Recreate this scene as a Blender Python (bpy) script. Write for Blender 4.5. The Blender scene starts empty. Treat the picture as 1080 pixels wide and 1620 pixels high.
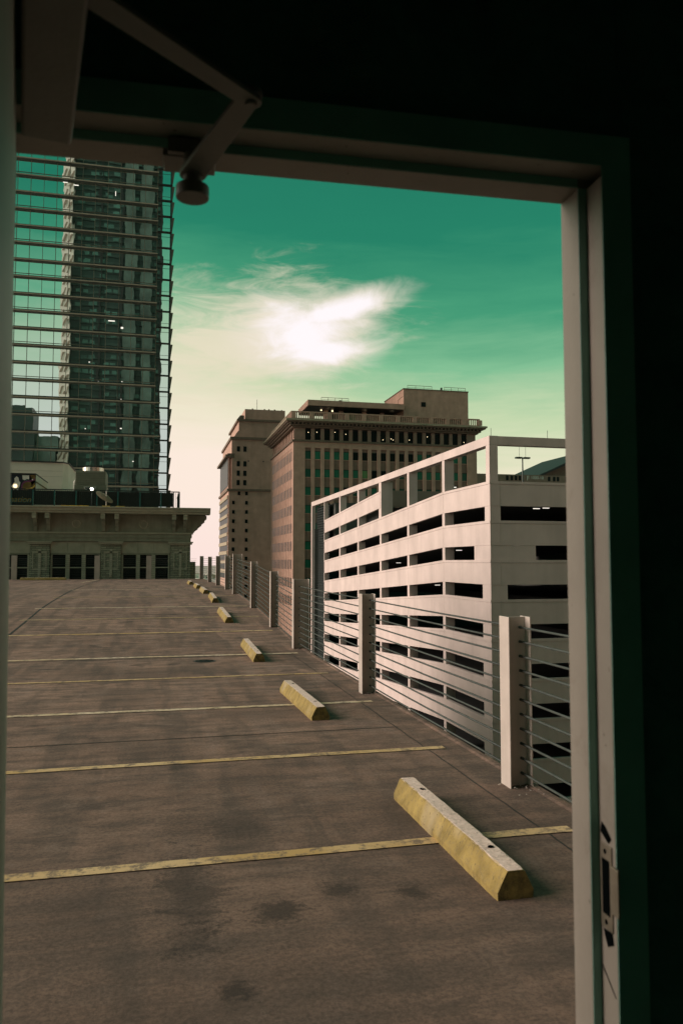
import bpy, math, random
from mathutils import Vector, Matrix
random.seed(7)
PI = math.pi
sc = bpy.context.scene
C = sc.collection
R = math.radians

# ------------------------------------------------------------------ camera
cam = bpy.data.cameras.new('camera')
camo = bpy.data.objects.new('camera', cam); C.objects.link(camo)
sc.camera = camo
cam.sensor_fit = 'VERTICAL'; cam.sensor_height = 36.0
cam.lens = 36.0 * 1234 / 1620
cam.clip_start = 0.02; cam.clip_end = 6000
camo.location = (0, 0, 1.73)
camo.rotation_euler = (R(90) + math.atan(78 / 1234), 0, -R(13.44))
cam.dof.use_dof = True; cam.dof.focus_distance = 14; cam.dof.aperture_fstop = 7.0
sc.render.resolution_x = 682; sc.render.resolution_y = 1024

EXPO = 1.5
sc.view_settings.view_transform = 'Standard'; sc.view_settings.look = 'None'
sc.view_settings.exposure = EXPO; sc.view_settings.gamma = 1
sc.view_settings.use_curve_mapping = False

# ------------------------------------------------------------------ light
SUN_AZ, SUN_EL = R(-82), R(23)             # azimuth from +Y towards +X
sun_dir = Vector((math.sin(SUN_AZ) * math.cos(SUN_EL), math.cos(SUN_AZ) * math.cos(SUN_EL), math.sin(SUN_EL)))
sl = bpy.data.lights.new('sun', 'SUN'); sl.energy = 1.5; sl.angle = R(42); sl.color = (1.0, 0.79, 0.73)
so = bpy.data.objects.new('sun', sl); C.objects.link(so)
so.rotation_euler = (-sun_dir).to_track_quat('-Z', 'Y').to_euler()

def lin(r, g, b, k=1.0):
    f = lambda c: ((c / 255) / 12.92 if c <= 10 else (((c / 255) + 0.055) / 1.055) ** 2.4)
    return (f(r) * k, f(g) * k, f(b) * k, 1)

class NT:
    """small node-tree helper"""
    def __init__(s, nt): s.nt = nt; s.n = nt.nodes; s.l = nt.links
    def new(s, t, **kw):
        nd = s.n.new(t)
        for k, v in kw.items(): setattr(nd, k, v)
        return nd
    def put(s, sock, v):
        if isinstance(v, bpy.types.NodeSocket): s.l.new(v, sock)
        elif v is not None:
            try: sock.default_value = v
            except Exception: sock.default_value = tuple(v)[:3]
    def math(s, op, a, b=None, c=None, clamp=False):
        nd = s.new('ShaderNodeMath', operation=op, use_clamp=clamp)
        for i, v in enumerate((a, b, c)):
            if v is not None: s.put(nd.inputs[i], v)
        return nd.outputs[0]
    def mix(s, f, a, b, mode='MIX'):
        nd = s.new('ShaderNodeMix', data_type='RGBA', blend_type=mode)
        s.put(nd.inputs[0], f); s.put(nd.inputs[6], a); s.put(nd.inputs[7], b)
        return nd.outputs[2]
    def dot(s, a, v):
        nd = s.new('ShaderNodeVectorMath', operation='DOT_PRODUCT')
        s.put(nd.inputs[0], a); nd.inputs[1].default_value = v
        return nd.outputs['Value']
    def mapv(s, vec, sc_=(1, 1, 1), rot=(0, 0, 0), loc=(0, 0, 0)):
        nd = s.new('ShaderNodeMapping'); s.put(nd.inputs[0], vec)
        nd.inputs['Scale'].default_value = sc_; nd.inputs['Rotation'].default_value = rot; nd.inputs['Location'].default_value = loc
        return nd.outputs[0]
    def noise(s, vec, scale, detail=4, rough=0.55, dist=0.0, out='Fac'):
        nd = s.new('ShaderNodeTexNoise'); s.put(nd.inputs['Vector'], vec)
        nd.inputs['Scale'].default_value = scale; nd.inputs['Detail'].default_value = detail
        nd.inputs['Roughness'].default_value = rough; nd.inputs['Distortion'].default_value = dist
        return nd.outputs[out]
    def ramp(s, f, stops, interp='LINEAR'):
        nd = s.new('ShaderNodeValToRGB'); cr = nd.color_ramp; cr.interpolation = interp
        while len(cr.elements) < len(stops): cr.elements.new(0.5)
        for e, (p, c) in zip(cr.elements, stops):
            e.position = p; e.color = c if hasattr(c, '__len__') else (c, c, c, 1)
        s.put(nd.inputs[0], f); return nd.outputs[0]
    def mr(s, v, a, b, c=0.0, d=1.0, t='LINEAR'):
        nd = s.new('ShaderNodeMapRange', interpolation_type=t)
        for i, x in enumerate((v, a, b, c, d)): s.put(nd.inputs[i], x)
        return nd.outputs[0]

w = bpy.data.worlds.new('World'); sc.world = w; w.use_nodes = True
w.node_tree.nodes.clear()
T = NT(w.node_tree)
d = T.new('ShaderNodeTexCoord').outputs['Generated']
K = 0.5 ** EXPO
sep = T.new('ShaderNodeSeparateXYZ'); T.put(sep.inputs[0], d)
zz = sep.outputs[2]
glow = Vector((math.sin(R(-6)), math.cos(R(-6)), 0))
gd = T.dot(d, tuple(glow))
shift = T.mr(T.math('ABSOLUTE', gd), 0.995, 0.88, -0.018, 0.082, 'SMOOTHSTEP')
wv = T.mapv(d, (1.2, 1.2, 7.0), (0, R(-7), 0))
wisp = T.noise(wv, 3.2, 7, 0.6, 0.6)
wisp2 = T.noise(T.mapv(d, (3, 3, 22), (0, R(9), 0)), 3.0, 6, 0.65, 0.8)
back = T.mr(T.dot(d, (0, 1, 0)), -0.05, -0.6, 0, 1, 'SMOOTHSTEP')      # the sky away from the glow is duller and paler
tt = T.math('ADD', zz, shift)
tt = T.math('MULTIPLY', tt, T.mr(back, 0, 1, 1.0, 0.86))
tt = T.math('SUBTRACT', tt, T.math('MULTIPLY', T.math('SUBTRACT', wisp, 0.5), 0.09))
tt = T.math('SUBTRACT', tt, T.math('MULTIPLY', T.math('SUBTRACT', wisp2, 0.5), 0.03))
sky = T.ramp(tt, [(0.0, lin(252, 226, 220, K)), (0.12, lin(250, 226, 214, K)), (0.19, lin(236, 222, 198, K)), (0.255, lin(196, 208, 168, K)),
                  (0.32, lin(128, 183, 140, K)), (0.39, lin(64, 146, 108, K)), (0.47, lin(27, 119, 90, K)), (0.7, lin(17, 98, 78, K)), (1.0, lin(16, 88, 76, K))])
nish = T.new('ShaderNodeTexSky', sky_type='NISHITA')
nish.sun_disc = False; nish.sun_elevation = SUN_EL; nish.sun_rotation = SUN_AZ
nish.air_density = 1.5; nish.dust_density = 2.5
nt_ = T.mix(1.0, nish.outputs[0], (0.002, 0.006, 0.004, 1), 'MULTIPLY')
sky = T.mix(1.0, sky, nt_, 'ADD')
sky = T.mix(back, sky, T.mix(1.0, sky, (0.68, 0.79, 0.88, 1), 'MULTIPLY'))
# the bright cloud and its thin veil
def cdir(az, el): return Vector((math.sin(R(az)) * math.cos(R(el)), math.cos(R(az)) * math.cos(R(el)), math.sin(R(el))))
cc = cdir(11.2, 16.2); cr_ = Vector((math.cos(R(11.2)), -math.sin(R(11.2)), 0)); cu = cr_.cross(cc)
u = T.dot(d, tuple(cr_)); v = T.dot(d, tuple(cu)); front = T.math('GREATER_THAN', T.dot(d, tuple(cc)), 0.5)
n1 = T.noise(T.mapv(d, (6, 6, 12), (0, R(20), 0)), 2.4, 8, 0.6, 0.5)
n2 = T.noise(T.mapv(d, (5, 5, 22), (0, R(14), 0)), 2.0, 7, 0.62, 1.0)
def blob(u0, v0, a, b, sl_):
    du = T.math('SUBTRACT', u, u0); dv = T.math('SUBTRACT', T.math('SUBTRACT', v, v0), T.math('MULTIPLY', du, sl_))
    x = T.math('POWER', T.math('ABSOLUTE', T.math('DIVIDE', du, a)), 2); y = T.math('POWER', T.math('ABSOLUTE', T.math('DIVIDE', dv, b)), 2)
    return T.math('SQRT', T.math('ADD', x, y))
b1 = blob(-0.012, 0.006, 0.050, 0.026, 0.0)
b2 = blob(0.026, 0.030, 0.052, 0.012, 0.30)
b3 = blob(0.016, -0.016, 0.042, 0.012, 0.12)
mn = T.math('MINIMUM', T.math('MINIMUM', b1, b2), b3)
mn = T.math('ADD', mn, T.math('MULTIPLY', T.math('SUBTRACT', n1, 0.5), 2.3))
halo = T.math('MULTIPLY', T.mr(mn, 2.5, 0.9, 0, 0.85, 'SMOOTHSTEP'), front)
core = T.math('MULTIPLY', T.mr(mn, 1.55, 0.45, 0, 1, 'SMOOTHSTEP'), front)
b4 = T.math('ADD', blob(-0.095, -0.006, 0.15, 0.062, 0.12), T.math('MULTIPLY', T.math('SUBTRACT', n2, 0.5), 2.6))
veil = T.math('MULTIPLY', T.mr(b4, 1.55, 0.15, 0, 0.9, 'SMOOTHSTEP'), front)
sky = T.mix(veil, sky, lin(232, 222, 196, K))
sky = T.mix(halo, sky, lin(240, 228, 212, K))
sky = T.mix(core, sky, (1.02 * K, 0.95 * K, 0.97 * K, 1))
# below the horizon: hazy ground tone
sky = T.mix(T.mr(zz, -0.02, -0.10), sky, lin(120, 110, 95, K))
bg = T.new('ShaderNodeBackground'); T.put(bg.inputs[0], sky); bg.inputs[1].default_value = 1.0
wo = T.new('ShaderNodeOutputWorld'); T.l.new(bg.outputs[0], wo.inputs[0])

# ------------------------------------------------------------------ materials
def pb(name):
    m = bpy.data.materials.new(name); m.use_nodes = True
    t = NT(m.node_tree); b = t.n['Principled BSDF']
    return m, t, b
def mat(name, col, var=0.25, scale=3.0, rough=0.85, bump=0.15, bscale=40, metal=0.0, tint=None, streak=0.0, detail=5, bdist=0.01):
    m, t, b = pb(name)
    tc = t.new('ShaderNodeTexCoord').outputs['Object']
    geo = t.new('ShaderNodeNewGeometry').outputs['Position']
    n = t.noise(geo, scale, detail, 0.6)
    c0 = tuple(c * (1 - var) for c in col) + (1,); c1 = tuple(min(1, c * (1 + var)) for c in (tint or col)) + (1,)
    c = t.ramp(n, [(0.3, c0), (0.7, c1)])
    if streak:
        s = t.noise(t.mapv(geo, (1, 1, 0.08)), scale * 1.7, 4, 0.6)
        c = t.mix(t.mr(s, 0.45, 0.75, 0, streak), c, (col[0] * .45, col[1] * .45, col[2] * .42, 1))
    t.put(b.inputs['Base Color'], c)
    b.inputs['Roughness'].default_value = rough; b.inputs['Metallic'].default_value = metal
    if bump:
        bp = t.new('ShaderNodeBump'); bp.inputs['Strength'].default_value = bump; bp.inputs['Distance'].default_value = bdist
        t.put(bp.inputs['Height'], t.noise(geo, bscale, 6, 0.6)); t.l.new(bp.outputs[0], b.inputs['Normal'])
    return m
def emis(name, col, s):
    m, t, b = pb(name)
    b.inputs['Base Color'].default_value = (0.5, 0.5, 0.5, 1)
    b.inputs['Emission Color'].default_value = (*col, 1); b.inputs['Emission Strength'].default_value = s
    return m

M = {}
# deck: stained, streaked topping
m, t, b = pb('deck_topping'); M['deck'] = m
pos = t.new('ShaderNodeNewGeometry').outputs['Position']
n_big = t.noise(pos, 0.35, 5, 0.6); n_mid = t.noise(t.mapv(pos, (0.8, 2.4, 1)), 1.1, 6, 0.62, 0.4)
n_str = t.noise(t.mapv(pos, (0.25, 1.9, 1), (0, 0, R(8))), 2.2, 6, 0.68, 0.6)
n_tyre = t.noise(t.mapv(pos, (2.3, 0.30, 1), (0, 0, R(-14))), 1.3, 3, 0.5, 0.3)
n_fin = t.noise(pos, 38, 6, 0.85); n_fin2 = t.noise(pos, 120, 2, 0.7); n_blo = t.noise(t.mapv(pos, (0.9, 1.7, 1)), 3.4, 6, 0.7, 0.3)
c = t.ramp(n_big, [(0.35, (0.29, 0.175, 0.125, 1)), (0.65, (0.43, 0.270, 0.195, 1))])
c = t.mix(t.mr(n_mid, 0.45, 0.60, 0, 0.5), c, (0.155, 0.112, 0.088, 1))
c = t.mix(t.mr(n_str, 0.46, 0.60, 0, 0.55), c, (0.120, 0.090, 0.072, 1))
c = t.mix(t.mr(n_tyre, 0.50, 0.60, 0, 0.5), c, (0.110, 0.084, 0.068, 1))
c = t.mix(t.mr(n_tyre, 0.44, 0.36, 0, 0.32), c, (0.36, 0.25, 0.20, 1))
n_sp = t.noise(pos, 1.15, 4, 0.5, 0.2)
c = t.mix(t.mr(n_blo, 0.48, 0.62, 0, 0.5), c, (0.075, 0.060, 0.050, 1))
c = t.mix(t.mr(n_blo, 0.46, 0.36, 0, 0.35), c, (0.40, 0.28, 0.22, 1))
c = t.mix(t.mr(n_sp, 0.645, 0.70, 0, 0.65), c, (0.045, 0.038, 0.032, 1))
sepp = t.new('ShaderNodeSeparateXYZ'); t.put(sepp.inputs[0], pos)
near_dark = t.mr(t.math('ADD', sepp.outputs[1], t.math('MULTIPLY', t.math('SUBTRACT', n_mid, 0.5), 9.0)), 10.0, 2.0, 0, 0.5, 'SMOOTHSTEP')   # foreground vignette and shade painted in with a darker topping tone
c = t.mix(near_dark, c, (0.105, 0.078, 0.060, 1))
def stain(c, x, y, a, b_, k):
    sx_ = t.new('ShaderNodeSeparateXYZ'); t.put(sx_.inputs[0], pos)
    ex = t.math('DIVIDE', t.math('SUBTRACT', sx_.outputs[0], x), a); ey = t.math('DIVIDE', t.math('SUBTRACT', sx_.outputs[1], y), b_)
    r_ = t.math('SQRT', t.math('ADD', t.math('MULTIPLY', ex, ex), t.math('MULTIPLY', ey, ey)))
    r_ = t.math('ADD', r_, t.math('MULTIPLY', t.math('SUBTRACT', n_blo, 0.5), 4.5))
    r_ = t.math('ADD', r_, t.math('MULTIPLY', t.math('SUBTRACT', n_fin, 0.5), 1.6))
    return t.mix(t.mr(r_, 1.3, 0.30, 0, k, 'SMOOTHSTEP'), c, (0.045, 0.036, 0.029, 1))
for st_ in ((.36, 3.27, .075, .10, .85), (.62, 3.96, .15, .14, .8), (.98, 4.12, .11, .12, .75), (1.35, 4.0, .09, .12, .8), (.20, 4.3, .17, .6, .7), (.2, 3.75, .14, .2, .6), (.57, 5.2, .20, .22, .5), (.24, 5.3, .2, .25, .4),
            (-.35, 4.1, .35, .5, .3), (1.75, 5.2, .3, .35, .3), (.8, 6.3, .3, .3, .35), (.05, 7.3, .3, .5, .35), (-.4, 10.5, .4, .7, .35), (1.1, 9.0, .5, .5, .3), (.1, 12.6, .7, .6, .4), (-.9, 12.9, .5, .8, .4), (.3, 3.2, .9, .5, .25)):
    c = stain(c, *st_)
c = t.mix(t.mr(n_fin, 0.40, 0.57, 0.50, 0.0), c, (0.035, 0.028, 0.024, 1))
c = t.mix(t.mr(n_fin2, 0.66, 0.80, 0, 0.5), c, (0.42, 0.36, 0.30, 1))
t.put(b.inputs['Base Color'], c); b.inputs['Roughness'].default_value = 0.93; b.inputs['Specular IOR Level'].default_value = 0.25
bp = t.new('ShaderNodeBump'); bp.inputs['Strength'].default_value = 0.5; bp.inputs['Distance'].default_value = 0.006
t.put(bp.inputs['Height'], t.math('ADD', n_fin, n_mid)); t.l.new(bp.outputs[0], b.inputs['Normal'])

def line_mat(name, col):
    m, t, b = pb(name)
    pos = t.new('ShaderNodeNewGeometry').outputs['Position']
    n = t.noise(pos, 9, 7, 0.75); n2 = t.noise(pos, 1.2, 4, 0.6); n3 = t.noise(pos, 70, 4, 0.7)
    c = t.mix(t.mr(n2, 0.35, 0.65), (*col, 1), (col[0] * .78, col[1] * .70, col[2] * .50, 1))
    wear = t.math('ADD', n, t.math('MULTIPLY', n3, 0.35))
    c = t.mix(t.mr(wear, 0.66, 0.78, 0, 0.85), c, (0.15, 0.11, 0.085, 1))
    t.put(b.inputs['Base Color'], c); b.inputs['Roughness'].default_value = 0.8
    return m
M['line_yellow'] = line_mat('paint_yellow', (0.68, 0.48, 0.25)); M['line_cream'] = line_mat('paint_cream', (0.74, 0.60, 0.44)); M['line_dull'] = line_mat('paint_dull', (0.50, 0.38, 0.22))

# wheel stop: yellow paint, worn off the top
m, t, b = pb('stop_paint'); M['stop'] = m
g = t.new('ShaderNodeNewGeometry'); pos = g.outputs['Position']; sp = t.new('ShaderNodeSeparateXYZ'); t.l.new(g.outputs['Normal'], sp.inputs[0])
n = t.noise(pos, 7, 7, 0.7); n2 = t.noise(pos, 28, 6, 0.75); n3 = t.noise(pos, 2.2, 3, 0.5)
yel = t.ramp(n, [(0.3, (0.17, 0.120, 0.030, 1)), (0.62, (0.36, 0.26, 0.075, 1))])
yel = t.mix(t.mr(n2, 0.50, 0.66, 0, 0.65), yel, (0.15, 0.115, 0.055, 1))
conc = t.ramp(n2, [(0.3, (0.64, 0.48, 0.39, 1)), (0.7, (0.90, 0.71, 0.61, 1))])
up = t.math('ADD', sp.outputs[2], t.math('MULTIPLY', t.math('SUBTRACT', n, 0.5), 0.25))
c = t.mix(t.mr(up, 0.84, 0.97), yel, conc)
c = t.mix(t.mr(n3, 0.56, 0.70, 0, 0.45), c, (0.40, 0.34, 0.25, 1))
n4 = t.noise(pos, 45, 3, 0.6)
n5 = t.noise(t.mapv(pos, (9, 9, 2.0)), 2.0, 5, 0.7)
c = t.mix(t.mr(n5, 0.54, 0.68, 0, 0.6), c, t.mix(t.mr(up, 0.84, 0.97), (0.10, 0.075, 0.03, 1), (0.40, 0.31, 0.25, 1)))
c = t.mix(t.mr(n4, 0.655, 0.70, 0, 0.75), c, (0.07, 0.055, 0.03, 1))
t.put(b.inputs['Base Color'], c); b.inputs['Roughness'].default_value = 0.85
bp = t.new('ShaderNodeBump'); bp.inputs['Strength'].default_value = 0.7; bp.inputs['Distance'].default_value = 0.006
t.put(bp.inputs['Height'], t.math('ADD', n2, n4)); t.l.new(bp.outputs[0], b.inputs['Normal'])

M['stop_end'] = mat('stop_end_shade', (0.075, 0.058, 0.016), .5, 14, .9, .6, 60, tint=(0.15, 0.11, 0.03))  # shade of the unlit end faces, put into a darker yellow
M['sealant'] = mat('sealant', (0.02, 0.02, 0.018), .3, 8, .7)
M['slab'] = mat('slab_concrete', (0.26, 0.23, 0.19), .25, 2, .9, .4, 25, streak=.4)
M['steel'] = mat('painted_steel', (0.46, 0.395, 0.345), .12, 3, .55, .08, 60, streak=.25)
M['cable'] = mat('cable_steel', (0.05, 0.06, 0.052), .25, 12, .75, .1, 60)
M['flake'] = mat('paint_flake', (0.6, 0.52, 0.45), .1, 8, .7)
M['garage_mid'] = mat('garage_weathered', (0.30, 0.235, 0.19), .08, .3, .9, .15, 12)
M['garage'] = mat('garage_precast', (0.63, 0.52, 0.475), .10, .30, .9, .15, 12, streak=.28)
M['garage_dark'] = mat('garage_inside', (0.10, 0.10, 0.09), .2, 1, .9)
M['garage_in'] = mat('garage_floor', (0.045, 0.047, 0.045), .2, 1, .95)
M['slat'] = mat('slat_dark', (0.014, 0.022, 0.019), .2, 2, .6)
M['brown'] = mat('brown_brick', (0.50, 0.31, 0.235), .14, .7, .9, .2, 6, streak=.25)
M['brown2'] = mat('brown_brick_far', (0.47, 0.30, 0.23), .14, .4, .9, .2, 6, streak=.25)
M['brown_d'] = mat('brown_spandrel', (0.30, 0.195, 0.15), .15, .7, .9)
M['trim'] = mat('cornice_stone', (0.17, 0.125, 0.09), .2, 1.5, .85)
M['trim_l'] = mat('cornice_lip', (0.36, 0.30, 0.21), .15, 1.5, .85)
M['stone'] = mat('green_stone', (0.29, 0.30, 0.225), .16, 1.6, .9, .3, 12, streak=.35)
M['stone_l'] = mat('pale_stone', (0.42, 0.41, 0.31), .14, 2.5, .9, .2, 12)
M['black'] = mat('near_black', (0.012, 0.016, 0.015), .2, 3, .5, 0)
M['glass_d'] = mat('dark_glass', (0.006, 0.012, 0.010), .3, .2, .35, 0)
M['glass_d'].node_tree.nodes['Principled BSDF'].inputs['Specular IOR Level'].default_value = 0.12
M['glass_g'] = mat('green_blind', (0.010, 0.17, 0.095), .25, .35, .5, 0)
M['glass_g2'] = mat('green_blind_dim', (0.007, 0.10, 0.06), .25, .35, .5, 0)
M['glass_y'] = mat('pale_blind', (0.14, 0.30, 0.11), .3, .35, .4, 0)
M['lit'] = emis('warm_lamp', (1.0, 0.78, 0.45), 2 * K)
M['tube'] = emis('tube_lamp', (1.0, 0.92, 0.8), 1.1 * K)
M['flood'] = emis('flood_lamp', (1.0, 0.85, 0.72), 60 * K)
M['rail'] = mat('rail_dark', (0.012, 0.026, 0.022), .25, 3, .5)
M['rail_t'] = mat('rail_teal', (0.02, 0.13, 0.12), .25, 3, .5)
M['white'] = mat('white_wall', (0.88, 0.78, 0.66), .05, 1, .85, .05)
M['hvac'] = mat('hvac_metal', (0.24, 0.235, 0.17), .12, 2, .6)
M['alu'] = mat('bright_metal', (0.6, 0.55, 0.48), .1, 3, .25, 0, metal=.9)
M['gold'] = mat('gold_paint', (0.75, 0.48, 0.09), .3, 8, .5)
M['plum'] = mat('plum_paint', (0.22, 0.05, 0.13), .3, 4, .6)
M['olive'] = mat('olive_paint', (0.22, 0.13, 0.03), .4, 3, .6)
M['navy'] = mat('navy_paint', (0.006, 0.015, 0.028), .3, 3, .5)
M['teal'] = mat('teal_paint', (0.02, 0.16, 0.20), .3, 4, .5)
M['script'] = mat('script_gold', (0.20, 0.15, 0.03), .5, 12, .5)
M['orange'] = mat('orange_paint', (0.45, 0.20, 0.04), .3, 4, .5)
M['pale'] = mat('pale_paint', (0.85, 0.80, 0.72), .15, 4, .5)
M['concrete_city'] = mat('city_ground', (0.46, 0.38, 0.33), .4, .03, .95, 0)
M['street'] = mat('street_asphalt', (0.07, 0.065, 0.06), .3, .15, .95, 0)
M['roofing'] = mat('gravel_roof', (0.16, 0.14, 0.12), .2, 1, .95)
M['lead'] = mat('fin_metal', (0.045, 0.065, 0.055), .2, 1, .45, 0)
M['finedge'] = mat('fin_edge', (0.33, 0.27, 0.20), .15, 1, .5, 0)
M['mull'] = mat('mullion', (0.16, 0.14, 0.10), .15, 1, .5, 0)
M['dtower'] = mat('far_dark_facade', (0.012, 0.035, 0.030), .5, .05, .5, 0)
M['dtower2'] = mat('far_dark_band', (0.022, 0.05, 0.042), .5, .05, .6, 0)
M['wtower'] = mat('far_white_facade', (0.92, 0.80, 0.76), .1, .1, .8, 0)
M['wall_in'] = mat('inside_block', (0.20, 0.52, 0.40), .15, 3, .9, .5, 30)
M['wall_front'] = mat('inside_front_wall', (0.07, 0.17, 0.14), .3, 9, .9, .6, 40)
M['floor_in'] = mat('inside_floor', (0.42, 0.40, 0.34), .15, 3, .8, .2, 30)
M['frame'] = mat('door_frame_paint', (0.27, 0.24, 0.20), .08, 6, .5, .12, 90, streak=.12)
for key_ in ('frame',):
    t = NT(M[key_].node_tree); b = t.n['Principled BSDF']; src = b.inputs['Base Color'].links[0].from_socket
    pos = t.new('ShaderNodeNewGeometry').outputs['Position']
    ch = t.noise(t.mapv(pos, (1, 1, .6)), 60, 3, 0.6); ch2 = t.noise(pos, 11, 5, .7)
    c = t.mix(t.mr(ch2, .56, .68, 0, .35), src, (0.17, 0.14, 0.11, 1)); c = t.mix(t.mr(ch, .70, .73, 0, .85), c, (0.04, 0.035, 0.03, 1)); t.put(b.inputs['Base Color'], c)
M['leaf'] = mat('door_leaf_paint', (0.42, 0.40, 0.34), .10, 5, .55, .12, 60)
M['closer'] = mat('closer_paint', (0.16, 0.15, 0.125), .1, 9, .5, .1, 90)
M['brass'] = mat('worn_metal', (0.30, 0.26, 0.20), .3, 20, .4, .2, 60, metal=.7)
M['hole'] = mat('hole_black', (0.003, 0.004, 0.004), .1, 3, .95, 0)
M['hole'].node_tree.nodes['Principled BSDF'].inputs['Specular IOR Level'].default_value = 0
M['shade_face'] = mat('shade_green', (0.24, 0.50, 0.41), .12, 6, .6, .12, 90)  # green shade tone for the frame faces turned away from daylight
M['stucco'] = mat('outer_stucco', (0.34, 0.30, 0.26), .1, 1, .9)
# tower glass: mirror-like, with the slight waviness of big panes
m, t, b = pb('tower_glass'); M['tglass'] = m
pos = t.new('ShaderNodeNewGeometry').outputs['Position']
oi = t.new('ShaderNodeObjectInfo').outputs['Random']
b.inputs['Base Color'].default_value = (0.80, 0.90, 0.86, 1); b.inputs['Metallic'].default_value = 1.0; b.inputs['Roughness'].default_value = 0.0
bp = t.new('ShaderNodeBump'); bp.inputs['Strength'].default_value = 0.08; bp.inputs['Distance'].default_value = 0.04
t.put(bp.inputs['Height'], t.noise(t.mapv(pos, (1, 1, 0.45)), 0.42, 2, 0.5)); t.l.new(bp.outputs[0], b.inputs['Normal'])
# stone coursing for the left building's piers
m, t, b = pb('coursed_stone'); M['course'] = m
pos = t.new('ShaderNodeNewGeometry').outputs['Position']
br = t.new('ShaderNodeTexBrick'); t.put(br.inputs['Vector'], t.mapv(pos, (1, 1, 1), (R(90), 0, 0)))
br.inputs['Scale'].default_value = 1.0; br.inputs['Brick Width'].default_value = 0.42; br.inputs['Row Height'].default_value = 0.115; br.inputs['Mortar Size'].default_value = 0.014
br.inputs['Color1'].default_value = (0.25, 0.26, 0.19, 1); br.inputs['Color2'].default_value = (0.40, 0.41, 0.30, 1); br.inputs['Mortar'].default_value = (0.11, 0.12, 0.085, 1)
t.l.new(br.outputs[0], b.inputs['Base Color']); b.inputs['Roughness'].default_value = .9

# ------------------------------------------------------------------ mesh helpers
class MB:
    def __init__(s): s.v = []; s.f = []
    def box(s, x0, x1, y0, y1, z0, z1):
        n = len(s.v)
        s.v += [(x, y, z) for z in (z0, z1) for x, y in ((x0, y0), (x1, y0), (x1, y1), (x0, y1))]
        s.f += [tuple(n + i for i in q) for q in ((3, 2, 1, 0), (4, 5, 6, 7), (0, 1, 5, 4), (1, 2, 6, 5), (2, 3, 7, 6), (3, 0, 4, 7))]
        return s
    def prism(s, prof, a, b_, fn):
        """profile points (p,q) extruded from a to b_; fn(p,q,t)->xyz"""
        n = len(s.v); k = len(prof)
        for tq in (a, b_): s.v += [fn(p, q, tq) for p, q in prof]
        s.f += [tuple(n + i for i in range(k))[::-1], tuple(n + k + i for i in range(k))]
        s.f += [(n + i, n + (i + 1) % k, n + k + (i + 1) % k, n + k + i) for i in range(k)]
        return s
    def tube(s, pts, r, k=6, cap=True):
        n0 = len(s.v); pts = [Vector(p) for p in pts]
        rr = r if hasattr(r, '__len__') else [r] * len(pts)
        for i, p in enumerate(pts):
            dd = (pts[min(i + 1, len(pts) - 1)] - pts[max(i - 1, 0)]).normalized()
            a = dd.cross(Vector((0, 0, 1)));
            if a.length < .01: a = Vector((1, 0, 0))
            a.normalize(); b_ = dd.cross(a)
            s.v += [tuple(p + (a * math.cos(2 * PI * j / k) + b_ * math.sin(2 * PI * j / k)) * rr[i]) for j in range(k)]
        for i in range(len(pts) - 1):
            for j in range(k):
                s.f.append((n0 + i * k + j, n0 + i * k + (j + 1) % k, n0 + (i + 1) * k + (j + 1) % k, n0 + (i + 1) * k + j))
        if cap:
            s.f.append(tuple(n0 + j for j in range(k))[::-1]); s.f.append(tuple(n0 + (len(pts) - 1) * k + j for j in range(k)))
        return s
    def obox(s, p0, p1, wdt, z0, z1):
        """box along p0-p1 in plan"""
        a = Vector(p0); b_ = Vector(p1); n_ = (b_ - a).normalized(); n_ = Vector((-n_.y, n_.x)) * wdt / 2
        s.prism([tuple(a + n_), tuple(b_ + n_), tuple(b_ - n_), tuple(a - n_)][::-1], z0, z1, lambda p, q, t_: (p, q, t_)); return s
    def quad(s, *p):
        n = len(s.v); s.v += list(p); s.f.append(tuple(range(n, n + len(p)))); return s
    def build(s, name, m_, parent=None, bevel=0, smooth=False, loc=None, local=False):
        me = bpy.data.meshes.new(name)
        vs = s.v
        if parent is not None and not local:
            inv = wmat(parent).inverted(); vs = [tuple(inv @ Vector(p)) for p in s.v]
        me.from_pydata(vs, [], s.f); me.materials.append(m_); me.validate(); 
        import bmesh
        bm_ = bmesh.new(); bm_.from_mesh(me); bmesh.ops.recalc_face_normals(bm_, faces=bm_.faces); bm_.to_mesh(me); bm_.free()
        o = bpy.data.objects.new(name, me); C.objects.link(o)
        if parent is not None: o.parent = parent
        if loc: o.location = loc
        if smooth:
            for p in me.polygons: p.use_smooth = True
        if bevel:
            bv = o.modifiers.new('b', 'BEVEL'); bv.width = bevel; bv.segments = 2; bv.limit_method = 'ANGLE'
        return o
def wmat(o):
    mtx = Matrix.LocRotScale(o.location, o.rotation_euler, o.scale)
    return wmat(o.parent) @ mtx if o.parent else mtx
def tag(o, label, cat, group=None, kind=None):
    o['label'] = label; o['category'] = cat
    if group: o['group'] = group
    if kind: o['kind'] = kind
    return o
def thing(name, label, cat, loc, rz=0, group=None):
    o = bpy.data.objects.new(name, None); C.objects.link(o); o.location = loc; o.rotation_euler = (0, 0, rz); o.empty_display_size = .2
    return tag(o, label, cat, group)
def struct(o): o['kind'] = 'structure'; return o
def inst(name, me, parent, loc):
    """child sharing mesh data; loc is in world space for unrotated parents"""
    o = bpy.data.objects.new(name, me); C.objects.link(o); o.parent = parent
    o.location = wmat(parent).inverted() @ Vector(loc); return o

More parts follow.
